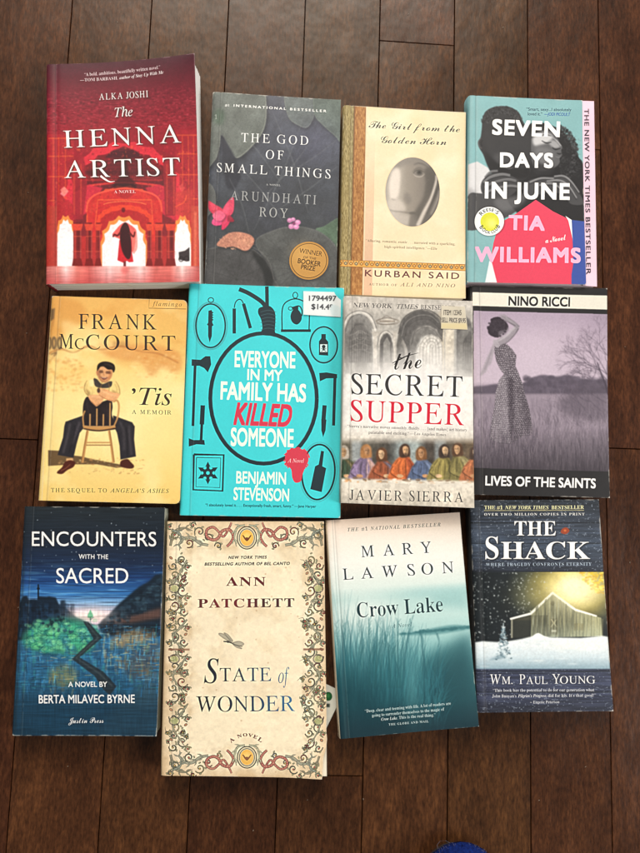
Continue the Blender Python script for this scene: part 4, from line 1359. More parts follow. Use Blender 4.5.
    for i, (x, y, c1, c2, hr, ln) in enumerate(people):
        dk = lambda c, f: tuple(min(255, int(v * f)) for v in c)
        sk = ((206, 164, 124), (186, 140, 102), (214, 178, 140))[i % 3]
        hx = x + ln * .6
        A.fill([(x - 52, 716), (x - 44, 668), (x - 30, y + 40), (hx - 12, y + 22), (hx + 14, y + 22), (x + 32, y + 42), (x + 46, 664), (x + 54, 716)], c1, 1, 1.5, True)
        A.fill([(hx + 2, y + 24), (x + 32, y + 42), (x + 48, 666), (x + 56, 716), (x + 4, 716), (x + 22, 668)], c2, .95, 2, True)
        for k in range(7):
            x0 = x - 34 + k * 11
            f = (.55, 1.35)[k % 2]
            A.stroke([(x0 * .6 + hx * .4, y + 34), (x0 - ln * .3 + r.uniform(-5, 5), 664), (x0 + r.uniform(-10, 10), 708)], (1.5, 4, 2), dk(c1 if k < 4 else c2, f), .6, .8)
        A.stroke([(x - 30, y + 52), (x - 34 - ln * .4, 676), (x - 6 - ln, 694)], (13, 12, 9), dk(c1, 1.15), .9, 1.5)
        A.stroke([(x - 36, y + 58), (x - 42 - ln * .4, 680), (x - 8 - ln, 701)], 3, dk(c1, .5), .8, 1)
        A.fill([(x - 12 - ln, 688), (x + 2 - ln, 686), (x + 12 - ln, 693), (x + 2 - ln, 699), (x - 10 - ln, 697)], sk, 1, 1, True)
        A.fill([(hx - 20, y + 20), (hx - 18, y - 10), (hx, y - 24), (hx + 17, y - 12), (hx + 20, y + 22), (hx + 10, y + 26), (hx - 10, y + 28)], hr, 1, 1.5, True)
        A.fill([(hx - 9 + ln * .2, y - 10), (hx + ln * .3, y - 15), (hx + 10 + ln * .2, y - 8), (hx + 10 + ln * .2, y + 8), (hx + 2 + ln * .3, y + 20), (hx - 8 + ln * .2, y + 8)], sk, 1, 1.2, True)
        A.fill([(hx + 3 + ln * .2, y - 8), (hx + 10 + ln * .2, y - 6), (hx + 10 + ln * .2, y + 8), (hx + 3 + ln * .2, y + 18)], dk(sk, .66), .7, 1.5, True)
        for ex in (-4, 4):
            A.ell(hx + ex + ln * .3, y - 1, 2.6, 1.4, dk(sk, .4), .8, .5)
        A.stroke([(hx + ln * .35, y), (hx + 1 + ln * .4, y + 6)], 1.6, dk(sk, .6), .7, .4)
        A.stroke([(hx - 3 + ln * .3, y + 10), (hx + 4 + ln * .3, y + 10)], 1.8, dk(sk, .5), .8, .4)
        if i % 2:
            A.fill([(hx - 5 + ln * .3, y + 12), (hx + 6 + ln * .3, y + 12), (hx + 2 + ln * .3, y + 24)], dk(hr, .9), .8, 1.2)
    A.mul(.86 + .28 * A.noise(7, 7, 3, 43))
    A.fill([(15, 700), (120, 704), (260, 706), (400, 708), (510, 712), (510, 740), (15, 730)], (226, 220, 206), 1, 3)
    for i in range(60):
        x = r.uniform(25, 498)
        y = 702 + (x - 20) * .02 + r.uniform(-4, 12)
        A.ell(x, y, r.uniform(3, 12), r.uniform(1.5, 4), ((206, 150, 100), (150, 130, 110), (240, 236, 226), (120, 96, 76))[i % 4], .8, 1)
    A.mul(.84 + .32 * A.noise(18, 26, 4, 97))
    band, A.img = A.img, sv
    A.mix(band, fm)
    A.mix((228, 222, 210), np.clip((A.Y - 712) / 10, 0, 1) * np.clip((745 - A.Y) / 20, 0, 1) * .6)
    A.mul(.95 + .1 * A.noise(16, 16, 3, 55))
    A.mix((150, 140, 128), (A.noise(26, 26, 4, 91) > .66) * .25 * (A.Y > 720))
    A.soft(.3)
    G_ = (70, 68, 70)
    A.text('NEW YORK', (65, 80), (206, 84), 16, 'R', G_, .9, skew=.15)
    A.text('TIMES', (220, 85), (298, 87), 16, 'R', G_, .9, skew=.3)
    A.text('BESTSELLER', (310, 88), (436, 92), 16, 'R', G_, .9)
    A.text('the', (214, 306), (314, 300), 62, 'SCB', (36, 34, 36), off=-.008)
    A.stroke([(208, 282), (236, 268), (262, 256), (300, 246)], (2, 5, 4, 1), (36, 34, 36))
    A.text('SECRET', (58, 394), (461, 405), 74, 'RC', (58, 58, 60), sp=1.05)
    A.text('SUPPER', (55, 492), (467, 508), 76, 'RC', (206, 36, 64), sp=1.05)
    A.text('“Sierra’s narrative moves smoothly, fluidly. . . . [and makes] art history', (44, 515), (478, 530), 10, 'R', (96, 92, 90), .95)
    A.text('palatable and exciting.” —Los Angeles Times', (121, 538), (402, 547), 10, 'R', (96, 92, 90), .95)
    A.text('JAVIER SIERRA', (52, 779), (464, 788), 37, 'RC', (62, 62, 66), sp=1.2)
    A.wear(646, 0.9)
    return A


def art_sticker_secret():
    q = [(441.4, 305.6), (464.8, 306.6), (467.6, 329.6), (441.0, 328.6)]
    A = Art(q, (335, 285, 3.628), 140, 130)
    A.img[:] = np.array((204, 196, 178)) / 255
    A.mul(.95 + .1 * A.noise(18, 18, 3, 2))
    A.fill([(384, 136), (480, 136), (484, 170), (384, 170)], (214, 198, 150), .8, 3)
    D = (54, 50, 48)
    A.text('ITEM 12345', (394, 106), (458, 107), 17, 'SB', D, off=.012)
    A.text('SELL PRICE $9.95', (387, 133), (473, 135), 17, 'SB', D, off=.012)
    return A, q


def art_nino():
    A = canvas('nino', (466, 278, 3.707))
    A.img[:] = np.array((40, 39, 41)) / 255
    A.mul(.95 + .1 * A.noise(40, 40, 3, 3))
    top = lambda x: 124 + (x - 28) * .028
    # photograph area
    sv = A.img.copy()
    A.img = A.grad([(120, (166, 150, 170)), (240, (184, 168, 186)), (390, (190, 176, 192)), (430, (140, 128, 144)), (470, (150, 138, 154)), (560, (118, 108, 122)), (720, (84, 77, 88))])
    A.mix((204, 190, 206), np.exp(-(((A.X - 250) / 140) ** 2 + ((A.Y - 300) / 120) ** 2)) * .5)
    A.mix((130, 116, 136), np.clip((A.X - 400) / 130, 0, 1) * np.clip((300 - A.Y) / 200, 0, 1) * .4)
    # tree line, field
    r = np.random.default_rng(8)
    A.fill([(25, 412), (70, 406), (110, 400), (160, 404), (215, 396), (240, 380), (280, 366), (330, 372), (380, 366), (430, 380), (525, 388), (525, 436), (25, 440)], (92, 84, 98), 1, 3, True)
    for i in range(160):
        x = r.uniform(215, 525)
        A.ell(x, r.uniform(372, 430), r.uniform(4, 14), r.uniform(4, 12), ((80, 73, 86), (104, 95, 110))[i % 2], .5, 2)
    A.mix((150, 138, 152), np.clip((A.Y - 432) / 8, 0, 1) * .8)
    g = A.noise(10, 60, 4, 18)
    A.mix((116, 106, 120), np.clip((A.Y - 440) / 20, 0, 1) * np.clip((g - .4) * 2, 0, 1) * .8)
    A.mix((90, 82, 94), np.clip((A.Y - 560) / 120, 0, 1) * .6)
    # bare tree at the edge
    def branch(x, y, a, ln, w, d):
        x2, y2 = x + ln * math.cos(a), y - ln * math.sin(a)
        A.stroke([(x, y), ((x + x2) / 2 + r.uniform(-5, 5), (y + y2) / 2), (x2, y2)], (w * .8, w * .5), (88, 79, 92), .55, .5, n=3)
        if d > 0:
            for k in range(r.integers(2, 4)):
                branch(x2, y2, a + r.uniform(-.75, .75), ln * r.uniform(.62, .85), max(w * .62, .8), d - 1)
    branch(545, 430, 1.9, 70, 9, 5)
    branch(540, 400, 2.3, 70, 7, 5)
    branch(520, 470, 2.6, 60, 6, 5)
    branch(500, 500, 2.4, 50, 5, 4)
    branch(530, 300, 2.2, 60, 5, 4)
    branch(440, 500, 2.2, 40, 4, 4)
    branch(400, 510, 1.9, 34, 3, 4)
    for i in range(26):
        branch(r.uniform(430, 545), r.uniform(300, 500), r.uniform(1.7, 2.8), r.uniform(26, 46), r.uniform(1.5, 3), 3)
    for i in range(420):
        x, y = r.uniform(300, 530), r.uniform(440, 560)
        A.stroke([(x, y), (x + r.uniform(-26, 10), y - r.uniform(6, 34))], 1.4, ((70, 62, 74), (160, 148, 162), (110, 100, 114))[i % 3], .35, .4)
    A.fill([(340, 470), (400, 420), (470, 400), (530, 400), (530, 520), (420, 530), (360, 510)], (84, 76, 88), .55, 10, True)
    A.stroke([(528, 440), (516, 400), (500, 360), (486, 320)], (9, 6, 4), (66, 58, 70), .7, 1)
    # grasses
    for i in range(1500):
        x = r.uniform(26, 530)
        y = 500 + 225 * r.random() ** .8
        h = r.uniform(16, 46) * (0.6 + (y - 480) / 260)
        c = ((64, 58, 68), (150, 138, 150), (104, 95, 108), (176, 164, 176))[i % 4]
        dx = r.uniform(-12, 12)
        A.stroke([(x, y), (x + dx * .3, y - h * .6), (x + dx, y - h)], (2.0, .8), c, .38, .5, n=2)
        if i == 900:
            A.set_crop(472, 310, 5.682)
            # woman in a dotted dress, arms raised to her head
            out = [(126, 190), (150, 186), (196, 202), (226, 232), (250, 268), (246, 300), (244, 330), (262, 370), (284, 430), (300, 500), (322, 570), (344, 700), (330, 720), (290, 722), (220, 768), (150, 766), (100, 740),
                   (110, 640), (126, 560), (134, 470), (152, 410), (180, 374), (160, 350), (136, 300), (124, 240)]
            P = lambda v: (v + 2, v - 5, v + 4)
            A.fill(out, P(84), 1, 1)
            body = np.zeros((A.H, A.W))
            mk = A.raster(A.T(out), np.roll(A.T(out), -1, 0))
            body[mk[2]:mk[2] + mk[0].shape[0], mk[1]:mk[1] + mk[0].shape[1]] = mk[0]
            pre = A.img.copy()
            A.fill([(136, 400), (180, 380), (206, 500), (220, 760), (150, 766), (100, 740), (126, 560)], P(120), .8, 8)
            A.fill([(206, 390), (232, 400), (236, 560), (240, 740), (214, 740), (204, 560)], P(64), .8, 6)
            A.fill([(250, 400), (300, 520), (344, 700), (300, 720), (270, 560)], P(80), .8, 10)
            A.fill([(196, 210), (246, 270), (240, 340), (206, 330), (200, 260)], P(74), .75, 8)
            A.stroke([(166, 420), (156, 560), (150, 740)], 8, P(96), .7, 4)
            A.stroke([(256, 460), (270, 580), (276, 720)], 6, P(54), .6, 4)
            A.stroke([(160, 360), (200, 372), (246, 352)], 4, P(60), .6, 2)
            for j in range(54):
                for k2 in range(27):
                    yy = 192 + j * 10.7
                    xx = 96 + k2 * 10 + (j % 2) * 5 + 5 * math.sin(yy / 50 + k2 * .3) + r.uniform(-1.6, 1.6)
                    A.ell(xx, yy + r.uniform(-1.6, 1.6) + 3 * math.sin(xx / 30), r.uniform(2.3, 3.4), r.uniform(2.3, 3.4), P(216), r.uniform(.55, .95), 0)
            A.fill([(206, 390), (232, 400), (236, 560), (240, 740), (214, 740), (204, 560)], P(50), .4, 8)
            A.fill([(262, 400), (310, 520), (344, 700), (310, 720), (284, 560)], P(50), .4, 10)
            A.img = pre * (1 - body[..., None]) + A.img * body[..., None]
            A.fill([(118, 186), (130, 176), (156, 190), (150, 222), (126, 214)], P(168), .9, 2, True)
            # head and arms
            A.fill([(90, 134), (94, 104), (104, 76), (112, 58), (128, 46), (150, 46), (172, 58), (198, 82), (204, 108), (186, 130), (164, 142), (148, 164), (124, 160), (104, 152)], P(52), 1, .8, True)
            A.fill([(150, 130), (186, 118), (200, 100), (206, 124), (178, 148), (156, 164)], P(120), .7, 3, True)
            for k2 in range(26):
                t = r.uniform(0, 6.28)
                A.ell(142 + 50 * math.cos(t), 104 + 54 * math.sin(t), r.uniform(4, 9), r.uniform(4, 9), P(48), .8, 1)
            for k2 in range(60):
                A.stroke([(r.uniform(95, 190), r.uniform(50, 120)), (r.uniform(100, 195), r.uniform(70, 150))], 2, P((40, 84)[k2 % 2]), .4, .8)
            A.stroke([(150, 194), (196, 166), (232, 130), (258, 102)], (38, 36, 31, 24), P(146), 1, .6)
            A.stroke([(146, 184), (190, 156), (228, 118), (250, 100)], (10, 12, 10, 6), P(184), .85, 2.5)
            A.stroke([(262, 106), (232, 80), (196, 56), (164, 42)], (22, 25, 23, 14), P(138), 1, .6)
            A.stroke([(250, 88), (222, 70), (188, 48)], (6, 8, 6), P(178), .8, 2)
            A.stroke([(160, 212), (204, 186), (244, 142), (262, 112)], 5, P(82), .85, 1.5)
            A.stroke([(244, 96), (214, 80), (184, 66)], 4, P(84), .8, 1.5)
            A.stroke([(164, 204), (206, 178), (244, 138)], 7, P(140), .7, 3)
            A.stroke([(250, 90), (216, 66), (184, 48)], 4, P(120), .6, 2)
            A.stroke([(268, 104), (240, 76), (200, 46)], 2.5, P(110), .8, 1)
            A.stroke([(152, 38), (180, 34), (200, 46)], (6, 9, 6), P(150), .9, 1.2)
            A.fill([(120, 200), (104, 236), (84, 280), (64, 330), (44, 384), (78, 362), (90, 330), (106, 316), (116, 280), (126, 230)], P(156), .8, 2.5, True)
            A.stroke([(112, 230), (90, 300), (70, 350)], 5, P(120), .6, 3)
            A.set_crop(466, 278, 3.707)
    for i in range(260):
        x, y = r.uniform(70, 270), r.uniform(585, 668)
        h = r.uniform(18, 46)
        dx = r.uniform(-10, 10)
        A.stroke([(x, y), (x + dx * .3, y - h * .6), (x + dx, y - h)], (2.2, .8), ((84, 77, 88), (150, 138, 150), (110, 101, 114))[i % 3], .6, 0, n=2)
    A.mul(.97 + .06 * A.noise(4, 5, 2, 71))
    A.mul(np.clip(1.0 - (A.Y - 560) / 420, .6, 1.0))
    A.soft(.3)
    pic, A.img = A.img, sv
    inside = (A.X > 28) * (A.Y > top(A.X)) * (A.Y < 707 + (A.X - 28) * .028)
    A.mix(pic, box_blur(inside.astype(float), 1.2))
    # title band
    A.fill([(24, 53), (525, 68), (525, 121), (24, 105)], (226, 222, 210), 1, .6)
    A.mix((250, 246, 236), np.exp(-((A.X - 330) / 130) ** 2) * (A.Y > 40) * .0)
    A.text('NINO RICCI', (157, 103), (382, 108), 34, 'SB', (40, 38, 40), off=.026)
    A.text('LIVES OF THE SAINTS', (72, 769), (477, 780), 33, 'SB', (234, 232, 230), off=.026)
    A.wear(436, 0.9)
    return A


def art_enc():
    A = canvas('enc', (5, 495, 3.347))
    A.img[:] = A.grad([(38, (32, 40, 46)), (150, (26, 36, 50)), (230, (24, 40, 68)), (290, (28, 66, 122)), (335, (54, 116, 182)), (362, (128, 170, 212)), (388, (206, 196, 216)), (412, (236, 214, 214)), (430, (210, 190, 214)),
                       (470, (44, 92, 130)), (640, (36, 84, 116)), (800, (24, 54, 72))])
    hz = A.noise(120, 4, 3, 7)
    m = np.exp(-((A.Y - 320) / 70) ** 2)
    A.mix((20, 34, 72), np.clip((hz - .5) * 4, 0, 1) * m * .6)
    A.mix((120, 190, 236), np.clip((A.noise(90, 5, 3, 17) - .58) * 5, 0, 1) * m * .5)
    r = np.random.default_rng(5)
    for i in range(70):
        x, y = r.uniform(30, 530), r.uniform(45, 260)
        A.ell(x, y, r.uniform(.8, 2.2), r.uniform(.8, 2.2), (200, 214, 226), r.uniform(.3, .95))
    # left town skyline, right slope
    A.fill([(30, 380), (52, 356), (60, 340), (74, 338), (78, 352), (96, 350), (108, 352), (112, 340), (140, 342), (146, 340), (170, 344), (180, 366), (206, 382), (236, 408), (262, 420), (290, 436), (230, 470), (30, 490)], (20, 34, 50), 1, 2)
    A.rect(109, 300, 114, 350, (18, 28, 40))
    A.ell(111.5, 314, 5, 4, (18, 28, 40))
    for i in range(90):
        x = r.uniform(36, 220)
        A.rect(x, r.uniform(352, 430), x + r.uniform(4, 16), r.uniform(430, 460), ((16, 26, 40), (30, 56, 84))[i % 2], .5, 1.5)
    A.fill([(540, 262), (504, 268), (482, 290), (452, 306), (434, 320), (404, 346), (380, 366), (352, 396), (330, 416), (310, 436), (330, 470), (540, 480)], (22, 36, 50), 1, 2.5)
    for i in range(120):
        t = r.random()
        x, y = 330 + 210 * t, 420 - 150 * t + r.uniform(0, 50)
        A.ell(x, y, r.uniform(5, 16), r.uniform(4, 11), ((18, 28, 40), (40, 62, 80))[i % 2], .5, 2)
    A.fill([(540, 372), (460, 396), (400, 412), (330, 428), (420, 430), (540, 410)], (104, 72, 62), .75, 5)
    # glow and small tree
    A.mix((250, 232, 226), np.exp(-(((A.X - 286) / 70) ** 2 + ((A.Y - 404) / 26) ** 2)) * .75)
    A.fill([(286, 384), (296, 404), (294, 412), (278, 412), (276, 404)], (96, 170, 132), .9, 1)
    A.rect(284, 410, 288, 420, (80, 120, 100), .9, .6)
    # green bubble trees, brushed meadow
    A.fill([(60, 470), (110, 430), (170, 415), (240, 415), (290, 440), (320, 480), (250, 540), (150, 530), (70, 510)], (52, 132, 112), .9, 8, True)
    for i in range(52):
        t = r.random()
        x, y = r.uniform(84, 300), r.uniform(428, 520)
        rx = r.uniform(12, 24)
        A.ell(x, y, rx, rx * .7, ((90, 190, 130), (60, 160, 130), (110, 200, 150), (56, 140, 150))[i % 4], .6, 3)
        A.ell(x, y, rx, rx * .7, (24, 84, 84), .4, 1, ring=2)
    pal = [(52, 120, 170), (30, 80, 110), (60, 150, 150), (150, 150, 100), (110, 86, 66), (40, 110, 160), (196, 176, 120), (30, 60, 84), (84, 150, 190)]
    for i in range(420):
        x, y = r.uniform(30, 520), r.uniform(440, 660)
        if x < 300 and y < 520 and i % 3:
            continue
        c = pal[i % 9]
        if c in ((150, 150, 100), (110, 86, 66), (196, 176, 120)) and not (x > 330 and y < 590 or (150 < x < 240 and y > 560)):
            c = (40, 100, 140)
        A.stroke([(x, y), (x + r.uniform(-8, 8), y + r.uniform(12, 46))], r.uniform(3, 13), c, .38, .5)
    A.fill([(150, 590), (200, 570), (240, 590), (220, 640), (160, 640)], (130, 124, 76), .6, 9, True)
    A.fill([(360, 480), (440, 450), (500, 470), (440, 500), (380, 510)], (166, 140, 100), .6, 8, True)
    A.fill([(400, 560), (520, 500), (530, 590), (440, 620)], (86, 74, 70), .55, 12, True)
    A.fill([(330, 760), (400, 690), (520, 600), (530, 800), (330, 805)], (66, 84, 92), .6, 16, True)
    A.mix((22, 52, 74), np.clip((A.Y - 600) / 130, 0, 1) * .75)
    for i in range(620):
        x, y = r.uniform(30, 525), r.uniform(430, 650)
        if x < 310 and y < 525:
            continue
        lite = math.exp(-((x - 400) / 120) ** 2 - ((y - 500) / 80) ** 2) + .6 * math.exp(-((x - 190) / 70) ** 2 - ((y - 560) / 50) ** 2)
        c = ((90, 176, 220), (40, 120, 180), (150, 200, 214), (24, 62, 96), (196, 180, 130), (100, 84, 76))[i % 6] if r.random() < lite else ((36, 104, 158), (60, 140, 190), (20, 54, 84), (50, 128, 140))[i % 4]
        if i % 3:
            A.stroke([(x, y), (x + r.uniform(10, 36), y + r.uniform(-4, 4))], r.uniform(1.2, 3.5), c, .5, 0)
        else:
            A.stroke([(x, y), (x + r.uniform(-3, 3), y + r.uniform(10, 34))], r.uniform(1.5, 5), c, .45, 0)
    for i in range(120):
        t = r.random()
        x, y = 340 + 195 * t, 420 - 140 * t + r.uniform(-2, 60)
        A.ell(x, y, r.uniform(3, 10), r.uniform(3, 7), ((20, 32, 44), (54, 78, 94), (30, 48, 62))[i % 3], .55, .3)
    for i in range(60):
        t = r.random()
        x, y = 36 + 190 * t, 356 + 50 * t + r.uniform(-4, 60)
        A.ell(x, y, r.uniform(3, 9), r.uniform(3, 8), ((16, 26, 38), (30, 56, 80))[i % 2], .6, .3)
    for i in range(90):
        x, y = r.uniform(70, 310), r.uniform(420, 525)
        rx = r.uniform(8, 20)
        A.ell(x, y, rx, rx * .75, (18, 78, 82), .55, 0, ring=1.6, t0=r.uniform(0, 180), t1=r.uniform(200, 340))
        A.ell(x - 2, y - 3, rx * .5, rx * .35, (136, 216, 160), .3, .8)
    # zigzag track
    A.fill([(262, 424), (280, 426), (326, 478), (250, 544), (330, 592), (374, 640), (352, 670), (330, 652), (300, 606), (224, 550), (296, 482)], (34, 44, 52), .92, 1)
    A.stroke([(272, 428), (312, 478), (238, 546), (314, 596), (360, 640)], 3, (110, 120, 120), .5, 1.5, sm=False)
    A.mul(.80 + .40 * A.noise(70, 2.2, 2, 27))
    A.mul(.88 + .24 * A.noise(2.2, 40, 2, 29) * np.clip((A.Y - 330) / 60, 0, 1) + .12 * (1 - np.clip((A.Y - 330) / 60, 0, 1)))
    A.soft(.5)
    A.mix((30, 42, 50), np.exp(-((A.X - (62 - (A.Y - 38) * .055) - 12) / 5) ** 2) * .35)
    W_ = (238, 240, 240)
    A.text('ENCOUNTERS', (90, 171), (507, 172), 48, 'SM', W_, off=.004)
    A.text('WITH THE', (247, 214), (345, 215), 15, 'SM', W_, sp=1.1)
    A.text('SACRED', (172, 296), (413, 296), 50, 'SM', W_, off=.004)
    A.text('A NOVEL BY', (212, 643), (342, 642), 17, 'SM', W_)
    A.text('BERTA MILAVEC BYRNE', (113, 698), (435, 695), 27, 'SB', W_, off=.012)
    A.text('Justin Press', (212, 764), (330, 762), 18, 'SCB', W_, off=0)
    A.wear(310, 0.9)
    return A


def scroll(A, x, y, r0, turns, a0, w, col, sgn=1, al=.9):
    pts = []
    N = 20
    for i in range(N):
        t = i / (N - 1)
        rr = r0 * (1 - t) ** .8 + 1.0
        a = a0 + sgn * turns * 2 * math.pi * t
        pts.append((x + rr * math.cos(a), y + rr * math.sin(a)))
    A.stroke(pts, (w, w * 1.3, w * .6), col, al, 0, n=2)
    return pts


def art_state():
    A = canvas('state', (150, 510, 3.047))
    A.img[:] = np.array((222, 207, 180)) / 255
    n = A.noise(130, 130, 4, 3)
    A.mix((232, 218, 188), np.clip((n - .45) * 3, 0, 1) * .7)
    A.mix((186, 160, 122), np.clip((A.noise(60, 60, 5, 19) - .52) * 4, 0, 1) * .55)
    A.mix((240, 228, 200), np.clip((A.noise(34, 34, 4, 23) - .54) * 5, 0, 1) * .6)
    A.mul(.93 + .14 * A.noise(9, 9, 3, 29))
    e = np.minimum(np.minimum(A.X - 40, 535 - A.X), np.minimum(A.Y - 35, 815 - A.Y))
    A.mix((196, 162, 122), np.clip(1 - e / 40, 0, 1) * .45)
    inn = (A.X > 128) * (A.X < 462) * (A.Y > 118) * (A.Y < 722)
    A.mix((234, 222, 194), box_blur(inn.astype(float), 6) * .45)
    r = np.random.default_rng(14)
    for i in range(46):
        A.ell(r.uniform(50, 530), r.uniform(50, 800), r.uniform(1, 3), r.uniform(1, 3), (150, 104, 66), .35, .8)
    G1, G2, OL, RD = (92, 96, 84), (150, 150, 132), (48, 47, 44), (112, 50, 50)

    def acanthus(pts, w, col=G2):
        A.stroke(pts, (w * .5 + 3, w * .75 + 2.4, 2), OL, .8)
        A.stroke(pts, (w * .5, w * .75, .8), col, 1)
        p = smooth_open(pts)
        for i in range(4, len(p) - 2, 5):
            d = p[i] - p[i - 3]
            d = d / (np.linalg.norm(d) + 1e-6)
            nn = np.array((-d[1], d[0]))
            for sg in (1, -1):
                q = [p[i], p[i] + d * 6 + nn * sg * w * .7, p[i] + d * 15 + nn * sg * w * 1.1]
                A.stroke(q, (4, 5, 1), OL, .75)
                A.stroke(q, (2, 3.2, .4), col, 1)
    def curl(x, y, rad, a0, sg, k):
        c = (G1, (96, 90, 72), (134, 128, 92), RD, (110, 112, 96))[k % 5]
        scroll(A, x, y, rad, 1.15, a0, 3.6, OL, sg, .85)
        p = scroll(A, x, y, rad, 1.15, a0, 1.9, c, sg, .95)
        A.ell(p[-1][0], p[-1][1], 3.4, 3.4, OL)
        A.ell(p[-1][0], p[-1][1], 2.2, 2.2, ((176, 96, 84), (190, 160, 96))[k % 2])
        for i in (3, 7, 11):
            t = a0 + sg * 1.15 * 2 * math.pi * i / 19
            o = np.array((x, y)) + rad * 1.15 * np.array((math.cos(t), math.sin(t)))
            A.ell(o[0], o[1], 4.2, 2.6, OL, .8, 0, math.degrees(t) + 60)
            A.ell(o[0], o[1], 3.0, 1.6, (150, 150, 118), 1, 0, math.degrees(t) + 60)
    k = 0
    for side in (0, 1):
        X = (lambda x: x) if side == 0 else (lambda x: 586 - x + 0.0)
        s = 1 if side == 0 else -1
        for cy0, dr in ((118, 1), (735, -1)):
            # corner foliage sweeping along top and bottom
            Y = (lambda y, c=cy0, d=dr: c + d * (y - 118))
            acanthus([(X(176), Y(106)), (X(150), Y(100)), (X(128), Y(84)), (X(104), Y(86)), (X(88), Y(104)), (X(96), Y(116))], 10)
            acanthus([(X(62), Y(108)), (X(68), Y(84)), (X(80), Y(62)), (X(104), Y(54)), (X(128), Y(62))], 9, (140, 134, 112))
            acanthus([(X(66), Y(60)), (X(88), Y(70)), (X(98), Y(90))], 8, (134, 140, 126))
            for (x, y, rad, a0, sg) in ((150, 66, 15, 2.6, 1), (176, 84, 13, .6, -1), (74, 74, 12, 0, 1), (118, 100, 13, 2, -1), (60, 50, 8, 1, 1), (206, 108, 10, 3, 1), (130, 46, 8, 0, -1)):
                curl(X(x), Y(y), rad, a0 if side == 0 else math.pi - a0, sg * s * dr, k)
                k += 1
        ys = np.linspace(150, 704, 13)
        for j, y in enumerate(ys):
            f = 1 if j % 2 == 0 else -1
            cx = 86
            curl(X(cx + 12 * f), y, 17, (0.4 if f > 0 else 2.6) if side == 0 else math.pi - (0.4 if f > 0 else 2.6), f * s, k)
            curl(X(cx - 16 * f), y + 18, 12, (3.4 if f > 0 else .2) if side == 0 else math.pi - (3.4 if f > 0 else .2), -f * s, k + 1)
            curl(X(cx + 28 * f), y + 22, 8, 1.6, f * s, k + 2)
            A.ell(X(cx - 22 * f), y - 6, 6, 4, OL, .8, 0, 40 * f)
            A.ell(X(cx - 22 * f), y - 6, 4.4, 2.6, (170, 126, 96), 1, 0, 40 * f)
            k += 3
        rs = np.random.default_rng(40 + side)
        for i in range(26):
            x, y, a0 = rs.uniform(48, 122), rs.uniform(130, 720), rs.uniform(0, 6.28)
            curl(X(x), y, rs.uniform(4, 9), a0, (1, -1)[i % 2], i)
            A.stroke([(X(x), y), (X(x + 8 * math.cos(a0)), y + 12 * math.sin(a0)), (X(x + 20 * math.cos(a0 + .6)), y + 20 * math.sin(a0 + .6))], (2.6, 1.8, .8), OL, .7, 0)
        for y0, y1 in ((150, 300), (330, 430), (440, 560), (590, 720)):
            acanthus([(X(112), y0), (X(92), (y0 * 3 + y1) / 4), (X(70), (y0 + y1) / 2), (X(84), (y0 + y1 * 3) / 4), (X(106), y1)], 5, (150, 150, 128))
        for y in (236, 450, 640):
            A.ell(X(74), y, 15, 13, OL, .9, .3, ring=2.4)
            A.ell(X(74), y, 12, 10, (166, 170, 118), .8, 1)
        A.rect(X(56) if side == 0 else X(120), 418, X(120) if side == 0 else X(56), 424, (120, 84, 66), .8, .6)
        # coiled snakes beside the badges
        for yb, dr in ((72, 1), (768, -1)):
            Y = (lambda y, c=yb, d=dr: c + d * y)
            pts = [(X(232), Y(38)), (X(244), Y(26)), (X(252), Y(8)), (X(240), Y(-12)), (X(218), Y(-8)), (X(206), Y(12)), (X(190), Y(18)), (X(172), Y(8)), (X(172), Y(-12)), (X(190), Y(-20)), (X(206), Y(-8)), (X(222), Y(8)), (X(240), Y(-20)), (X(246), Y(-34))]
            A.stroke(pts, (8, 10, 10, 9, 8, 6), OL, .8)
            A.stroke(pts, (6, 8, 8, 7, 6, 4), (146, 84, 78), 1)
            p = smooth_open(pts)
            for q in p[::2]:
                A.ell(q[0], q[1], 2.2, 2.2, (206, 160, 136), .7, .5)
    for cy in (84, 752):
        A.ell(293, cy, 31, 35, OL)
        A.ell(293, cy, 28, 32, (196, 188, 160))
        A.ell(293, cy, 23, 27, OL, ring=2)
        A.ell(293, cy, 20, 24, (222, 172, 80))
        A.ell(293, cy - 4, 12, 13, (240, 206, 120), .7, 4)
        A.stroke([(280, cy - 8), (293, cy + 6), (306, cy - 8)], (3, 7, 3), (110, 60, 36))
        A.ell(293, cy + 4, 5, 6, (110, 60, 36))
        for sg in (-1, 1):
            acanthus([(293 + sg * 6, cy - 38), (293 + sg * 28, cy - 32), (293 + sg * 38, cy - 6), (293 + sg * 32, cy + 26)], 6, (176, 176, 150))
    A.mix((200, 178, 140), np.clip((A.noise(30, 30, 3, 77) - .5) * 2, 0, 1) * (1 - inn) * .35)
    # winged insect
    D = (78, 74, 66)
    A.stroke([(222, 396), (240, 398), (258, 406), (280, 412)], (4, 5, 3, 2), D)
    for p in ([(238, 396), (214, 380), (208, 372), (222, 374), (244, 390)], [(244, 396), (228, 376), (224, 370), (236, 376), (250, 394)], [(250, 400), (270, 396), (284, 404), (272, 410), (254, 406)], [(250, 404), (266, 410), (278, 418), (262, 414)]):
        A.fill(p, (150, 146, 130), .75, .4, True)
        A.stroke(p + p[:1], 1.3, D, .9, .3)
    A.ell(236, 397, 4, 4, D)
    B_ = (50, 44, 42)
    R_ = (96, 34, 40)
    A.text('NEW YORK TIMES', (237, 147), (352, 146), 8.5, 'S', B_, skew=.25, off=.03, sp=1.2)
    A.text('BESTSELLING AUTHOR OF BEL CANTO', (165, 167), (423, 165), 8.5, 'S', B_, skew=.25, off=.03, sp=1.15)
    A.text('ANN', (230, 228), (350, 228), 26, 'B', R_, sp=1.15, off=.004)
    fade = lambda X, Y: np.stack([np.interp(X, (145, 200, 290, 340, 438), v) / 255 for v in ((90, 110, 106, 74, 78), (46, 44, 40, 44, 48), (46, 48, 48, 44, 52))], -1)
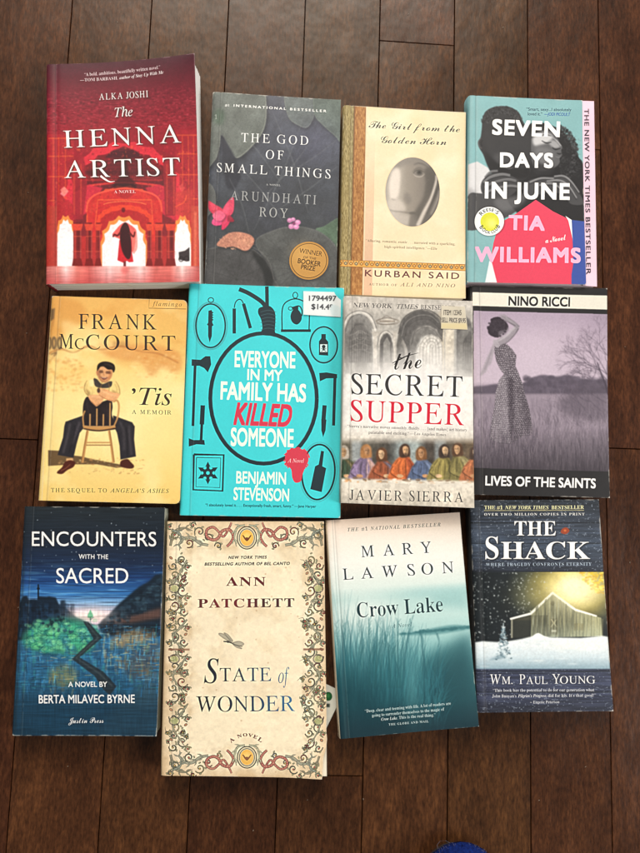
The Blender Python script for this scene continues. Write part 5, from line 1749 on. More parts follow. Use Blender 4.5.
    A.text('PATCHETT', (145, 294), (438, 292), 26, 'B', fade, sp=1.15, off=.004)
    ink = lambda X, Y: np.stack([np.interp(X, (140, 230, 330, 440), v) / 255 for v in ((34, 40, 46, 60), (36, 46, 70, 112), (42, 58, 96, 150))], -1)
    A.text('S', (163, 523), (208, 523), 74, 'I', ink)
    A.text('TATE', (211, 518), (367, 517), 41, 'RC', ink)
    A.text('of', (389, 523), (424, 522), 46, 'I', ink)
    A.text('WONDER', (139, 611), (440, 609), 47, 'RC', ink)
    A.text('A NOVEL', (245, 708), (336, 706), 9.5, 'B', R_, sp=1.3, arc=20, off=.01)
    A.wear(545, 0.6)
    return A


def art_crow():
    A = canvas('crow', (320, 500, 3.412))
    u = A.Y + (A.X - 250) * .06
    A.img[:] = A.grad([(50, (226, 204, 186)), (110, (240, 228, 216)), (200, (238, 238, 232)), (290, (216, 230, 226)), (330, (176, 210, 208)), (400, (186, 216, 214)), (470, (160, 202, 202)), (540, (110, 168, 172)), (620, (56, 116, 124)), (700, (28, 70, 80)), (830, (22, 50, 60))], fn=u)
    A.mix((150, 196, 198), np.exp(-((u - 318) / 18) ** 2) * np.clip((A.X - 150) / 200, 0, 1) * .5)
    A.mix((236, 240, 236), np.exp(-(((A.X - 150) / 120) ** 2 + ((u - 370) / 60) ** 2)) * .6)
    # far shore, dark bank
    A.fill([(380, 330), (440, 318), (520, 322), (530, 370), (460, 362), (400, 356)], (134, 182, 184), .5, 12, True)
    A.fill([(262, 456), (330, 446), (400, 432), (460, 424), (512, 430), (516, 436), (440, 450), (360, 458)], (74, 130, 136), .75, 2.5, True)
    A.fill([(350, 560), (380, 520), (430, 494), (530, 460), (560, 640), (560, 800), (340, 800), (330, 640)], (38, 88, 96), .7, 18, True)
    A.fill([(380, 600), (440, 540), (530, 500), (560, 640), (560, 800), (360, 800)], (26, 66, 76), .6, 26, True)
    r = np.random.default_rng(9)
    for i in range(60):
        x = r.uniform(280, 512)
        A.ell(x, 452 - (x - 280) * .09 + r.uniform(-4, 4), r.uniform(4, 12), r.uniform(2, 5), (54, 108, 114), .5, 1)
    for x in (344, 398):
        A.stroke([(x, 452), (x + 8, 480), (x + 4, 500)], (6, 3, 2), (50, 100, 108), .7, 1.5)
    A.stroke([(346, 460), (356, 540), (368, 620)], (5, 4, 2), (70, 126, 132), .6, 2)
    # reeds
    for i in range(900):
        x = r.uniform(50, 420)
        y0 = r.uniform(600, 800)
        h = r.uniform(80, 300) * np.interp(x, (50, 160, 260, 420), (1.1, 1.0, .9, .45))
        lean = r.uniform(-40, 48) + (x - 200) * .06
        dk = r.random()
        c = (20 + 44 * dk, 62 + 74 * dk, 74 + 74 * dk)
        A.stroke([(x, y0), (x + lean * .35, y0 - h * .55), (x + lean, y0 - h)], (3.4, 2.2, .6), c, .42, .4, n=2)
    for i in range(46):
        x = r.uniform(60, 290)
        y0 = 640
        h = r.uniform(130, 250)
        lean = r.uniform(-22, 40)
        A.stroke([(x, y0), (x + lean * .3, y0 - h * .6), (x + lean, y0 - h)], (3.4, 2.4, 1), (40, 92, 100), .5, .7, n=3)
        for j in range(5):
            f = .75 + .25 * j / 5
            A.stroke([(x + lean * f, y0 - h * f), (x + lean * f + r.uniform(-8, 12), y0 - h * f - 14)], 1.8, (60, 112, 118), .5, .8)
    for cx, w, hh in ((90, 50, 620), (150, 60, 650), (250, 90, 690)):
        A.mix((20, 60, 70), np.exp(-((A.X - cx) / w) ** 2) * np.clip((A.Y - hh + 80) / 120, 0, 1) * .75)
    A.mix((24, 50, 60), np.clip((u - 690) / 90, 0, 1) * .8)
    A.mix((96, 160, 166), np.exp(-(((A.X - 315) / 26) ** 2 + ((A.Y - 600) / 120) ** 2)) * .45)
    A.soft(.35)
    # spine edge wrapping on to the front
    lx = 22 + (A.Y - 70) * .0618
    A.mix((214, 196, 174), np.clip((lx + 2.5 - A.X) / 2, 0, 1))
    A.mix((90, 110, 110), np.exp(-((A.X - lx - 20) / 2.5) ** 2) * .18)
    T = (50, 66, 70)
    A.text('THE #1 NATIONAL BESTSELLER', (95, 107), (411, 89), 12, 'BI', (110, 106, 104), sp=1.3, off=-.006)
    A.text('MARY', (142, 194), (380, 178), 38, 'RC', T, sp=1.6)
    A.text('LAWSON', (79, 271), (456, 246), 38, 'RC', T, sp=1.6)
    A.text('Crow Lake', (127, 399), (421, 377), 50, 'R', (34, 62, 68), off=-.009)
    A.text('A Novel', (245, 434), (313, 428), 13, 'I', (60, 96, 102), sp=1.2)
    W_ = (206, 226, 226)
    A.text('“Deep, clear and teeming with life. A lot of readers are', (154, 724), (446, 696), 10, 'R', W_)
    A.text('going to surrender themselves to the magic of', (178, 739), (424, 716), 10, 'R', W_)
    A.text('Crow Lake.', (210, 752), (266, 747), 10, 'BI', W_)
    A.text('This is the real thing.”', (270, 746), (394, 736), 10, 'R', W_)
    A.text('THE GLOBE AND MAIL', (235, 769), (371, 757), 7.5, 'R', W_, sp=1.2)
    A.wear(443, 0.8)
    return A


def art_shack():
    A = canvas('shack', (466, 490, 3.675))
    # weathered boards above and below the picture
    A.img[:] = np.array((58, 68, 82)) / 255
    A.img[:] = A.grad([(35, (40, 46, 54)), (120, (58, 66, 80)), (200, (66, 78, 96)), (290, (44, 50, 62)), (660, (56, 62, 84)), (760, (58, 64, 86)), (815, (44, 48, 62))])
    A.mul(.62 + .7 * A.noise(90, 6, 4, 3))
    sc = A.noise(7, 5, 3, 6)
    A.mix((150, 162, 178), np.clip((sc - .66) * 6, 0, 1) * .5)
    for y in (118, 192, 294, 662, 740):
        A.rect(10, y, 545, y + 3, (18, 22, 28), .8, 1)
        A.rect(10, y + 4, 545, y + 5, (120, 132, 146), .4, .8)
    # winter night picture
    y0, y1 = 296, 654
    sv = A.img.copy()
    t = np.clip(1 - np.hypot((A.X - 395) / 250, (A.Y - 350) / 190), 0, 1)
    A.img = A.grad([(0, (26, 32, 36)), (.25, (62, 66, 54)), (.5, (140, 130, 70)), (.72, (232, 214, 130)), (.88, (255, 246, 206)), (1, (255, 252, 236))], fn=t)
    A.mul(.85 + .3 * A.noise(30, 30, 3, 5))
    r = np.random.default_rng(15)
    for i in range(420):
        x = 22 + 340 * r.random() ** 1.3
        y = r.uniform(298, 540)
        q = r.uniform(.8, 3.0)
        A.ell(x, y, q, q, (206, 214, 214), r.uniform(.25, .9), .4)
    for i in range(120):
        x, y = r.uniform(415, 505), r.uniform(298, 376)
        if (x - 415) + (376 - y) > 60:
            A.ell(x, y, r.uniform(3, 10), r.uniform(2, 5), ((226, 190, 40), (250, 226, 90), (196, 150, 40))[i % 3], .75, .8, r.uniform(-40, 40))
    # barn
    wood = (128, 130, 108)
    gb = [(236, 442), (316, 376), (400, 440), (482, 462), (496, 466), (500, 534), (236, 538)]
    A.fill(gb, wood, 1, 1)
    A.fill([(164, 472), (236, 458), (236, 538), (164, 540)], (66, 66, 56), 1, 1.5)
    for x in range(238, 500, 7):
        A.stroke([(x, 536), (x, np.interp(x, (236, 316, 400, 500), (446, 384, 446, 468)))], 1.5, (84, 80, 58), .75, .4, sm=False)
    for x in range(238, 500, 13):
        A.stroke([(x + 3, 536), (x + 3, np.interp(x, (236, 316, 400, 500), (450, 392, 450, 470)))], 4, (186, 180, 130), .4, .8, sm=False)
    A.mix((50, 50, 40), (np.abs(A.X - 280) < 50) * (np.abs(A.Y - 500) < 44) * .35 * (A.X < 300))
    A.rect(308, 468, 334, 528, (92, 88, 66), .9, 1)
    A.stroke([(310, 470), (332, 500), (310, 500), (332, 470)], 3, (196, 190, 150), .9, .4, sm=False)
    A.stroke([(312, 514), (330, 514)], 8, (206, 204, 180), .8, .8, sm=False)
    A.rect(396, 486, 432, 512, (100, 94, 66), .9, 1)
    A.rect(412, 486, 415, 512, (180, 172, 120), .9, .5)
    A.rect(164, 470, 170, 540, (150, 150, 134), 1, .6)
    A.ell(316, 412, 7, 9, (70, 66, 48), .9, .8)
    A.stroke([(160, 470), (236, 450), (316, 374), (400, 436), (480, 460)], (7, 9, 10, 9, 6), (250, 250, 244), 1, .6, sm=False)
    wn = A.noise(5, 60, 3, 33)
    barn = np.zeros((A.H, A.W))
    mk = A.raster(A.T(gb), np.roll(A.T(gb), -1, 0))
    barn[mk[2]:mk[2] + mk[0].shape[0], mk[1]:mk[1] + mk[0].shape[1]] = mk[0]
    A.mix((70, 74, 62), barn * np.clip((wn - .48) * 4, 0, 1) * .7)
    A.mix((196, 204, 180), barn * np.clip((.42 - wn) * 4, 0, 1) * .5)
    A.mix((226, 224, 170), barn * np.clip((A.X - 330) / 190, 0, 1) * .55)
    A.mix((180, 200, 190), barn * np.clip((A.Y - 480) / 70, 0, 1) * .35)
    A.mix((30, 36, 38), (1 - barn) * np.clip((A.X - 168) / 4, 0, 1) * (A.X < 238) * np.clip((A.Y - 470) / 8, 0, 1) * .5)
    A.mix((255, 246, 200), np.exp(-(((A.X - 400) / 95) ** 2 + ((A.Y - 372) / 52) ** 2)) * .8)
    A.mix((214, 206, 140), np.exp(-(((A.X - 250) / 90) ** 2 + ((A.Y - 390) / 60) ** 2)) * .25)
    # snow and a small snowy fir
    A.fill([(10, 560), (60, 552), (130, 556), (200, 544), (250, 532), (320, 538), (420, 540), (500, 532), (545, 540), (545, 665), (10, 665)],
           lambda X, Y: np.stack([np.interp(Y, (535, 570, 610, 660), v) / 255 for v in ((240, 226, 206, 130), (246, 236, 222, 160), (246, 242, 230, 176))], -1), 1, 1.5)
    A.mix((252, 250, 240), np.exp(-(((A.X - 420) / 120) ** 2 + ((A.Y - 566) / 20) ** 2)) * .6 * (A.Y > 545))
    for k2 in range(170):
        t = r.random()
        yy = 500 + 112 * t
        w = 3 + 27 * t
        x = 136 + r.uniform(-w, w)
        A.ell(x, yy + abs(x - 136) * .3, r.uniform(2, 6), r.uniform(1.5, 3), ((92, 116, 128), (214, 228, 234), (60, 84, 96), (170, 192, 202))[k2 % 4], .8, .5, r.uniform(-30, 30))
    A.stroke([(136, 484), (136, 520)], 3.5, (190, 206, 212), .9, .5, sm=False)
    A.stroke([(128, 498), (144, 500)], 3, (214, 226, 230), .8, .5, sm=False)
    A.fill([(84, 622), (120, 604), (150, 606), (130, 616)], (110, 138, 152), .7, 2.5, True)
    A.fill([(240, 536), (262, 522), (284, 532), (300, 540), (240, 544)], (246, 250, 250), 1, 1, True)
    A.mul(1 - .0 * A.X)
    for k2 in range(60):
        A.ell(r.uniform(20, 500), r.uniform(548, 650), r.uniform(8, 30), r.uniform(1, 3), ((250, 252, 252), (190, 212, 224))[k2 % 2], .3, 1.5)
    A.mul(.96 + .08 * A.noise(6, 6, 2, 8))
    A.soft(.6)
    pic, A.img = A.img, sv
    A.mix(pic, np.clip((A.Y - y0) / 3, 0, 1) * np.clip((y1 + 4 - A.Y) / 6, 0, 1))
    Y_ = (226, 214, 160)
    W_ = (246, 248, 248)
    A.text('THE #1', (66, 70), (133, 70), 13, 'B', Y_)
    A.text('NEW YORK TIMES', (141, 70), (302, 70), 13, 'BI', Y_)
    A.text('BESTSELLER', (312, 70), (432, 69), 13, 'B', Y_)
    A.stroke([(66, 75), (432, 74)], 1.5, Y_, .8, sm=False)
    A.text('OVER TWO MILLION COPIES IN PRINT', (66, 93), (434, 92), 9, 'B', (224, 220, 206), sp=1.3)
    for s, a, b, h in (('THE', (176, 165), (328, 165), 52), ('S', (70, 250), (118, 250), 80), ('HACK', (127, 250), (455, 250), 62)):
        A.text(s, a, b, h, 'B', (14, 18, 24), .7, blur=2, dx=4, dy=4)
        A.text(s, a, b, h, 'B', W_)
    A.text('WHERE TRAGEDY CONFRONTS ETERNITY', (72, 276), (460, 274), 11, 'R', (170, 186, 204), sp=1.2)
    A.fill([(346, 154), (352, 140), (368, 136), (378, 148), (364, 160)], (150, 66, 40), 1, .8, True)
    A.ell(362, 147, 5, 4, (206, 110, 60), .9, 1)
    A.stroke([(376, 142), (384, 138)], 2, (60, 34, 26))
    for s, a, b, h in (('W', (86, 711), (128, 711), 36), ('M.', (130, 711), (170, 711), 28), ('P', (194, 711), (216, 711), 36), ('AUL', (220, 711), (298, 711), 28), ('Y', (314, 710), (344, 710), 36), ('OUNG', (344, 710), (474, 709), 28)):
        A.text(s, a, b, h, 'RC', (222, 226, 232))
    W2 = (216, 218, 224)
    A.text('“This book has the potential to do for our generation what', (98, 740), (470, 738), 11, 'R', W2)
    A.text('John Bunyan’s', (95, 761), (184, 761), 11, 'R', W2)
    A.text('Pilgrim’s Progress', (190, 761), (294, 760), 11, 'BI', W2, off=-.004)
    A.text('did for his. It’s that good!”', (300, 760), (476, 758), 11, 'R', W2)
    A.text('~ Eugene Peterson', (234, 784), (342, 783), 10, 'R', W2)
    A.wear(522, 0.9)
    return A


# ------------------------------------------------------------------ the wooden floor
def build_floor():
    m, nt, b = new_mat('dark_stained_wood', 0.34)
    L = nt.links.new
    tc = node(nt, 'ShaderNodeTexCoord')
    at_ = node(nt, 'ShaderNodeAttribute', attribute_name='tone')
    sep = node(nt, 'ShaderNodeVectorMath', operation='SCALE')
    sep.inputs['Scale'].default_value = 40
    L(at_.outputs['Color'], sep.inputs[0])
    add = node(nt, 'ShaderNodeVectorMath', operation='ADD')
    L(tc.outputs['Object'], add.inputs[0])
    L(sep.outputs[0], add.inputs[1])

    def mapped(sc, detail, rough=0.6, dist=0.0):
        mp = node(nt, 'ShaderNodeMapping')
        mp.inputs['Scale'].default_value = sc
        nz = node(nt, 'ShaderNodeTexNoise', Scale=1.0, Detail=detail, Roughness=rough, Distortion=dist)
        L(add.outputs[0], mp.inputs[0])
        L(mp.outputs[0], nz.inputs['Vector'])
        return nz.outputs[0]
    grain = mapped((430, 90, 30), 3)
    fig = mapped((40, 14, 3), 5, 0.6, 0.6)
    fleck = mapped((700, 210, 60), 3)
    mot = mapped((14, 9, 9), 4)
    r1 = node(nt, 'ShaderNodeValToRGB')
    r1.color_ramp.elements[0].position, r1.color_ramp.elements[0].color = 0.33, lin((40, 21, 11))
    r1.color_ramp.elements[1].position, r1.color_ramp.elements[1].color = 0.68, lin((92, 57, 33))
    e = r1.color_ramp.elements.new(0.5)
    e.color = lin((63, 37, 21))
    mixa = node(nt, 'ShaderNodeMix', data_type='FLOAT')
    mixa.inputs[0].default_value = 0.5
    L(grain, mixa.inputs[2])
    L(fig, mixa.inputs[3])
    mixb = node(nt, 'ShaderNodeMix', data_type='FLOAT')
    mixb.inputs[0].default_value = 0.22
    L(mixa.outputs[0], mixb.inputs[2])
    L(mot, mixb.inputs[3])
    L(mixb.outputs[0], r1.inputs[0])
    # dark pores
    r2 = node(nt, 'ShaderNodeMapRange')
    r2.inputs[1].default_value, r2.inputs[2].default_value = 0.40, 0.70
    r2.inputs[3].default_value, r2.inputs[4].default_value = 1.16, 0.58
    L(fleck, r2.inputs[0])
    hs = node(nt, 'ShaderNodeHueSaturation')
    L(r1.outputs[0], hs.inputs['Color'])
    tn = node(nt, 'ShaderNodeSeparateColor')
    L(at_.outputs['Color'], tn.inputs[0])
    mr = node(nt, 'ShaderNodeMapRange')
    mr.inputs[3].default_value, mr.inputs[4].default_value = 0.84, 1.42
    L(tn.outputs[0], mr.inputs[0])
    mm = node(nt, 'ShaderNodeMath', operation='MULTIPLY')
    L(mr.outputs[0], mm.inputs[0])
    L(r2.outputs[0], mm.inputs[1])
    L(mm.outputs[0], hs.inputs['Value'])
    mh = node(nt, 'ShaderNodeMapRange')
    mh.inputs[3].default_value, mh.inputs[4].default_value = 0.494, 0.508
    L(tn.outputs[1], mh.inputs[0])
    L(mh.outputs[0], hs.inputs['Hue'])
    L(hs.outputs[0], b.inputs['Base Color'])
    rr = node(nt, 'ShaderNodeMapRange')
    rr.inputs[3].default_value, rr.inputs[4].default_value = 0.20, 0.38
    L(mot, rr.inputs[0])
    L(rr.outputs[0], b.inputs['Roughness'])
    bp = node(nt, 'ShaderNodeBump', Strength=0.25, Distance=0.0006)
    bq = node(nt, 'ShaderNodeBump', Strength=0.25, Distance=0.006)
    L(mixa.outputs[0], bp.inputs['Height'])
    L(mot, bq.inputs['Height'])
    L(bp.outputs[0], bq.inputs['Normal'])
    L(bq.outputs[0], b.inputs['Normal'])
    b.inputs['Specular IOR Level'].default_value = 0.24

    seams = [-0.2119, -0.1387, -0.0668, 0.0057, 0.0776, 0.1500, 0.2219, 0.2925]
    xs = [seams[0] - 0.072 * i for i in range(22, 0, -1)] + seams + [seams[-1] + 0.072 * i for i in range(1, 22)]
    fixed = {22: [0.048 - 0.86, 0.048, 0.048 + 0.9], 23: [-0.62, 0.70], 24: [-0.45, 0.6], 25: [-0.35, 0.08, 0.78], 26: [-0.52, 0.62], 26 + 1: [-0.55, 0.44, 1.2],
             28: [-0.50, 0.58], 29: [-0.62, 0.345, 1.15], 30: [-0.75, 0.059, 0.95]}
    fixed[21] = [0.048 - 0.86, 0.048, 0.9]
    fixed[22] = [-0.55, 0.72]
    fixed[24] = [-0.62, 0.66]
    fixed[25] = [-0.2265, 0.70]
    fixed[26] = [-0.7, 0.4420, 1.3]
    fixed[27] = [-0.48, 0.61]
    fixed[28] = [-0.66, 0.345, 1.2]
    fixed[29] = [-0.9, 0.059, 0.95]
    TONE = {22: .75, 23: .62, 24: .15, 25: .25, 26: .6, 27: .4, 28: .5, 29: .45, 21: .5}
    r = random.Random(5)
    V, F, T = [], [], []
    c, d, g = 0.00035, 0.0009, 0.0003
    for i in range(len(xs) - 1):
        x0, x1 = xs[i] + g, xs[i + 1] - g
        cuts = fixed.get(i)
        if cuts is None:
            cuts, y = [], -1.5 + r.random() * 0.6
            while y < 2.4:
                cuts.append(y)
                y += r.uniform(0.5, 1.2)
        cuts = [-1.5] + [q for q in cuts if -1.4 < q < 2.4] + [2.5]
        for a, e_ in zip(cuts[:-1], cuts[1:]):
            y0, y1 = a + g, e_ - g
            n = len(V)
            dz = r.uniform(-0.00012, 0.00004)
            V += [(x0, y0, -d), (x1, y0, -d), (x1, y1, -d), (x0, y1, -d), (x0 + c, y0 + c, dz), (x1 - c, y0 + c, dz), (x1 - c, y1 - c, dz), (x0 + c, y1 - c, dz),
                  (x0, y0, -.012), (x1, y0, -.012), (x1, y1, -.012), (x0, y1, -.012)]
            F += [(n + 4, n + 5, n + 6, n + 7), (n, n + 1, n + 5, n + 4), (n + 1, n + 2, n + 6, n + 5), (n + 2, n + 3, n + 7, n + 6), (n + 3, n, n + 4, n + 7),
                  (n + 8, n + 9, n + 1, n), (n + 9, n + 10, n + 2, n + 1), (n + 10, n + 11, n + 3, n + 2), (n + 11, n + 8, n, n + 3), (n + 11, n + 10, n + 9, n + 8)]
            tone = (TONE.get(i, r.random()), r.random(), r.random(), 1)
            T += [tone] * 12
    n = len(V)
    V += [(-1.7, -1.5, -.0121), (1.8, -1.5, -.0121), (1.8, 2.5, -.0121), (-1.7, 2.5, -.0121)]
    F.append((n, n + 1, n + 2, n + 3))
    T += [(0.1, .5, .5, 1)] * 4
    o = mesh_obj('floor', V, F, [m])
    ca = o.data.attributes.new('tone', 'FLOAT_COLOR', 'POINT')
    ca.data.foreach_set('color', np.array(T, np.float32).ravel())
    o['kind'] = 'structure'
    return o


build_floor()


# ------------------------------------------------------------------ books
def sm(t):
    t = min(1.0, max(0.0, t))
    return t * t * (3 - 2 * t)


def quad_fn(q):
    q = [Vector(p) for p in q]

    def f(u, v):
        return q[0] * (1 - u) * (1 - v) + q[1] * u * (1 - v) + q[2] * u * v + q[3] * (1 - u) * v
    return f


def sheet(name, pos, nu, nv, thick, mats, parent, us=None):
    """curved sheet of card: printed face up, plain underside and cut edges"""
    us = us or [i / nu for i in range(nu + 1)]
    vs = [j / nv for j in range(nv + 1)]
    if nv > 20:
        vs = [0, .004, .009, .015, .022] + vs[1:-1] + [.978, .985, .991, .996, 1.0]
        nv = len(vs) - 1
    nu = len(us) - 1
    top = [pos(u, v) for v in vs for u in us]
    uv = [(u, 1 - v) for v in vs for u in us]
    n = len(top)
    V = top + [p - Vector((0, 0, thick)) for p in top]
    UV = uv + uv
    F, M = [], []
    w = nu + 1
    for j in range(nv):
        for i in range(nu):
            a = j * w + i
            F.append((a, a + w, a + w + 1, a + 1))
            M.append(0)
            F.append((n + a, n + a + 1, n + a + w + 1, n + a + w))
            M.append(1)
    rim = [i for i in range(w)] + [j * w + nu for j in range(1, nv + 1)] + [nv * w + i for i in range(nu - 1, -1, -1)] + [j * w for j in range(nv - 1, 0, -1)]
    # cut edges get their own vertices so that the shading stays crisp
    k = len(V)
    V += [V[i].copy() for i in rim] + [V[n + i].copy() for i in rim]
    UV += [UV[i] for i in rim] * 2
    R = len(rim)
    for i in range(R):
        j = (i + 1) % R
        F.append((k + i, k + j, k + R + j, k + R + i))
        M.append(1)
    return mesh_obj(name, V, F, mats, parent, M, UV, smooth=True)


def page_block(name, outer, z0, ztop, mat, parent, inset, seed, skew=(0, 0), gap=0.0007, wob=0.00025):
    """the pages: outline inset from the covers, sides built in several uneven layers"""
    r = random.Random(seed)
    f = quad_fn(outer)
    iu0, iu1, iv = inset
    ring = []
    N = 26
    for i in range(N):
        ring.append((iu0 + (1 - iu0 - iu1) * i / N, iv))
    for i in range(N):
        ring.append((1 - iu1, iv + (1 - 2 * iv) * i / N))
    for i in range(N):
        ring.append((1 - iu1 - (1 - iu0 - iu1) * i / N, 1 - iv))
    for i in range(N):
        ring.append((iu0, 1 - iv - (1 - 2 * iv) * i / N))
    cen = f(.5, .5)
    eu = (f(1, .5) - f(0, .5)).normalized()
    ev = (f(.5, 1) - f(.5, 0)).normalized()
    LY = 14
    V, F = [], []
    jit = [(r.uniform(-1, 1) * wob, r.uniform(-1, 1) * wob) for _ in range(LY + 1)]
    for l in range(LY + 1):
        t = l / LY
        for u, v in ring:
            p = f(u, v)
            d = Vector((p.x - cen.x, p.y - cen.y, 0)).normalized()
            bow = 0.0006 * math.sin(math.pi * t)
            p = p + eu * (skew[0] * (1 - t)) + ev * (skew[1] * (1 - t)) + d * (jit[l][0] + bow * (0.4 if u > .5 else -0.2))
            zt = ztop(u, v) - gap
            V.append(Vector((p.x, p.y, z0 + (zt - z0) * t)))
    R = len(ring)
    for l in range(LY):
        for i in range(R):
            j = (i + 1) % R
            F.append((l * R + i, l * R + R + i, l * R + R + j, l * R + j))
    F.append(tuple(range(LY * R + R - 1, LY * R - 1, -1)))
    F.append(tuple(range(R)))
    return mesh_obj(name, V, F, [mat], parent)


def spine_part(name, outer, z, mats, parent, bulge, skew=(0, 0)):
    f = quad_fn(outer)
    eu = (f(1, .5) - f(0, .5)).normalized()
    ev = (f(.5, 1) - f(.5, 0)).normalized()
    NV, NT = 14, 9
    V, F, UV = [], [], []
    for j in range(NV + 1):
        for i in range(NT + 1):
            t = i / NT
            p = f(0.0, j / NV)
            b = bulge * math.sin(math.pi * t) ** 0.8
            p = p - eu * b + (eu * skew[0] + ev * skew[1]) * (1 - t)
            V.append(Vector((p.x, p.y, 0.0002 + (z - 0.0014) * t)))
            UV.append((t, 1 - j / NV))
    n = len(V)
    V += [p + eu * 0.0012 + eu * (bulge * math.sin(math.pi * ((k % (NT + 1)) / NT)) ** 0.8) for k, p in enumerate(V[:n])]
    UV += UV
    w = NT + 1
    for j in range(NV):
        for i in range(NT):
            a = j * w + i
            F.append((a, a + 1, a + w + 1, a + w))
            F.append((n + a, n + a + w, n + a + w + 1, n + a + 1))
    for i in range(NT):
        F.append((i, n + i, n + i + 1, i + 1))
        a = NV * w + i
        F.append((a, a + 1, n + a + 1, n + a))
    for j in range(NV):
        a = j * w
        F.append((a, a + w, n + a + w, n + a))
        a = j * w + NT
        F.append((a, n + a, n + a + w, a + w))
    return mesh_obj(name, V, F, mats, parent, None, UV, smooth=True)


EDGE = stock_mat('white_card_edge', (232, 228, 220), 0.7)
US = [0, .004, .008, .013, .018, .024, .031, .040, .05, .06, .07, .08, .1] + [.1 + .9 * i / 26 for i in range(1, 26)] + [.974, .982, .989, .995, 1.0]


CURL = {'god': (0, .0012, .0016, 0), 'girl': (0, .001, .0014, 0), 'seven': (0, .0012, .0006, 0), 'tis': (.0006, .0016, .0022, .0004), 'teal': (0, .0018, .0014, .0006),
        'secret': (0, .001, .002, 0), 'nino': (0, .0016, .001, 0), 'enc': (0, .0024, .0018, 0), 'crow': (0, .0012, .0018, .0006)}   # how far used covers spring up at each corner


def book(key, z, label, art, paper, back, spine, curls=(0, 0, 0, 0), bulge=0.0008, outer_px=None, skew=(0, 0), inset=(.006, .012, .006), extra=None,
         warp=None, gloss=(0.42, 0.0), gain=1.0, wob=.00025, speck=None, round_=0.0016, wav=.15, curl_p=2.2, dome=0.0005, gap=.0007, streak=.1):
    curls = CURL.get(key, curls)
    q = [at(x, y, z) for x, y in QUAD[key]]
    oq = [at(x, y, z) for x, y in (outer_px or QUAD[key])]
    f = quad_fn(q)
    cen = f(.5, .5)
    root = empty('paperback_book', Vector((cen.x, cen.y, 0)), label, 'book', 'paperback books laid out in rows')
    rr = random.Random(hash(key) % 1000 if False else sum(map(ord, key)))
    ph = [rr.uniform(0, 6.28) for _ in range(4)]

    def dz(u, v, curl=True):
        d = 0
        if u < .035:
            d -= round_ * (1 - math.sqrt(max(0, 1 - (1 - u / .035) ** 2)))
        d -= 0.00035 * math.exp(-((u - .065) / .010) ** 2)
        d += dome * math.sin(math.pi * u) * math.sin(math.pi * v)
        d += 0.00025 * math.sin(3.1 * u + 2 * v + ph[0]) + 0.0002 * math.sin(5 * v - 3 * u + ph[1])
        if curl:
            for (cu, cv), h in zip(((0, 0), (1, 0), (1, 1), (0, 1)), curls):
                if h:
                    k = max(0, 1 - math.hypot((u - cu) * 0.9, (v - cv) * 1.25) / .75)
                    d += h * k ** curl_p
        return d

    def pos(u, v):
        uu, vv = warp(u, v) if warp else (u, v)
        p = f(uu, vv)
        p.z = z + dz(u, v)
        return p
    pm = print_mat('printed_cover_' + key, art, gloss[0], gloss[1], gain, wav)
    fc = sheet('front_cover', pos, 0, 34, 0.0004, [pm, EDGE], root, US)
    page_block('page_block', oq, 0.0006, lambda u, v: z + dz(u, v, False) - 0.0003, paper_mat('book_pages_' + key, paper, streak), root, inset, sum(map(ord, key)), skew, gap, wob)
    sp = spine if not isinstance(spine, tuple) else stock_mat('spine_card_' + key, spine, 0.4, speck)
    spine_part('spine', oq, z, [sp], root, bulge, skew)
    bq = []
    for p in oq:
        p = p + (cen - Vector((p.x, p.y, cen.z))) * .006
        bq.append(Vector((p.x, p.y, 0.0006)))
    g = quad_fn(bq)
    sheet('back_cover', lambda u, v: g(u, v), 6, 6, 0.0005, [stock_mat('back_card_' + key, back, 0.45), EDGE], root)
    if extra:
        extra(root, z, pos)
    return root


def sticker_part(root, res, z, name):
    A, q = res
    g = quad_fn([at(x, y, z + 0.0012) for x, y in q])
    bl = sheet(name, lambda u, v: g(u, v), 6, 6, 0.0006, [print_mat('printed_' + name, A, 0.5, 0.0), EDGE], root)
    return bl


def seven_flap(root, z, pos):
    g = quad_fn([at(x, y, z - 0.0010) for x, y in FLAP_QUAD])
    sheet('inner_cover', lambda u, v: g(u, v), 8, 30, 0.0004, [print_mat('printed_flap', art_flap(), 0.45), EDGE], root)['label'] = 'pink inner cover edge with black vertical lettering'


def rounded(u, v, a=.036, b=.024):
    x, y = (u - (1 - a)) / a, max((b - v) / b, (v - (1 - b)) / b)
    if x > 0 and y > 0:
        k = max(x, y) / math.hypot(x, y)
        u = 1 - a + a * x * k
        v = b - b * y * k if v < .5 else 1 - b + b * y * k
    return u, v


def worn(u, v):
    t = sm((v - .80) / .18) * sm((u - .72) / .28)
    w = 0.004 * math.sin(v * 60) * sm((u - .9) / .1) * sm((v - .75) / .1)
    return u - 0.032 * t * t + w, v + .004 * t


book('henna', .020, 'thick paperback with crimson palace archway cover and wide white page edges, a draped woman walking', art_henna(), (240, 238, 234), (120, 30, 40), (110, 26, 36),
     curls=(0, .0125, .001, 0), skew=(.003, .0006), bulge=.001, curl_p=1.9, streak=.05)
book('god', .014, 'dark grey paperback with lily pads, pink petals and a round gold prize seal', art_god(), (226, 220, 208), (60, 62, 66), (96, 98, 100), gloss=(.5, 0))
book('girl', .014, 'cream paperback with an oval sepia portrait of one eye and a woven spine strip', art_girl(), (226, 214, 190), (150, 120, 80), (128, 112, 74), gloss=(.5, 0))
book('seven', .017, 'teal paperback with a grey embracing couple, red dress and pink page strip down its side', art_seven(), (238, 220, 226), (236, 200, 220), (118, 170, 176),
     outer_px=[(468.9, 95.3), (593.6, 101.0), (596.4, 286.4), (466.9, 281.9)], bulge=.0012, extra=seven_flap, inset=(.006, .006, .006), gap=.0022, dome=.0002)
book('tis', .018, 'golden yellow paperback with a laughing man astride a wooden chair', art_tis(), (226, 208, 168), (214, 180, 110), (206, 160, 90), skew=(.001, 0), wob=.0004, warp=rounded, inset=(.006, .02, .008))
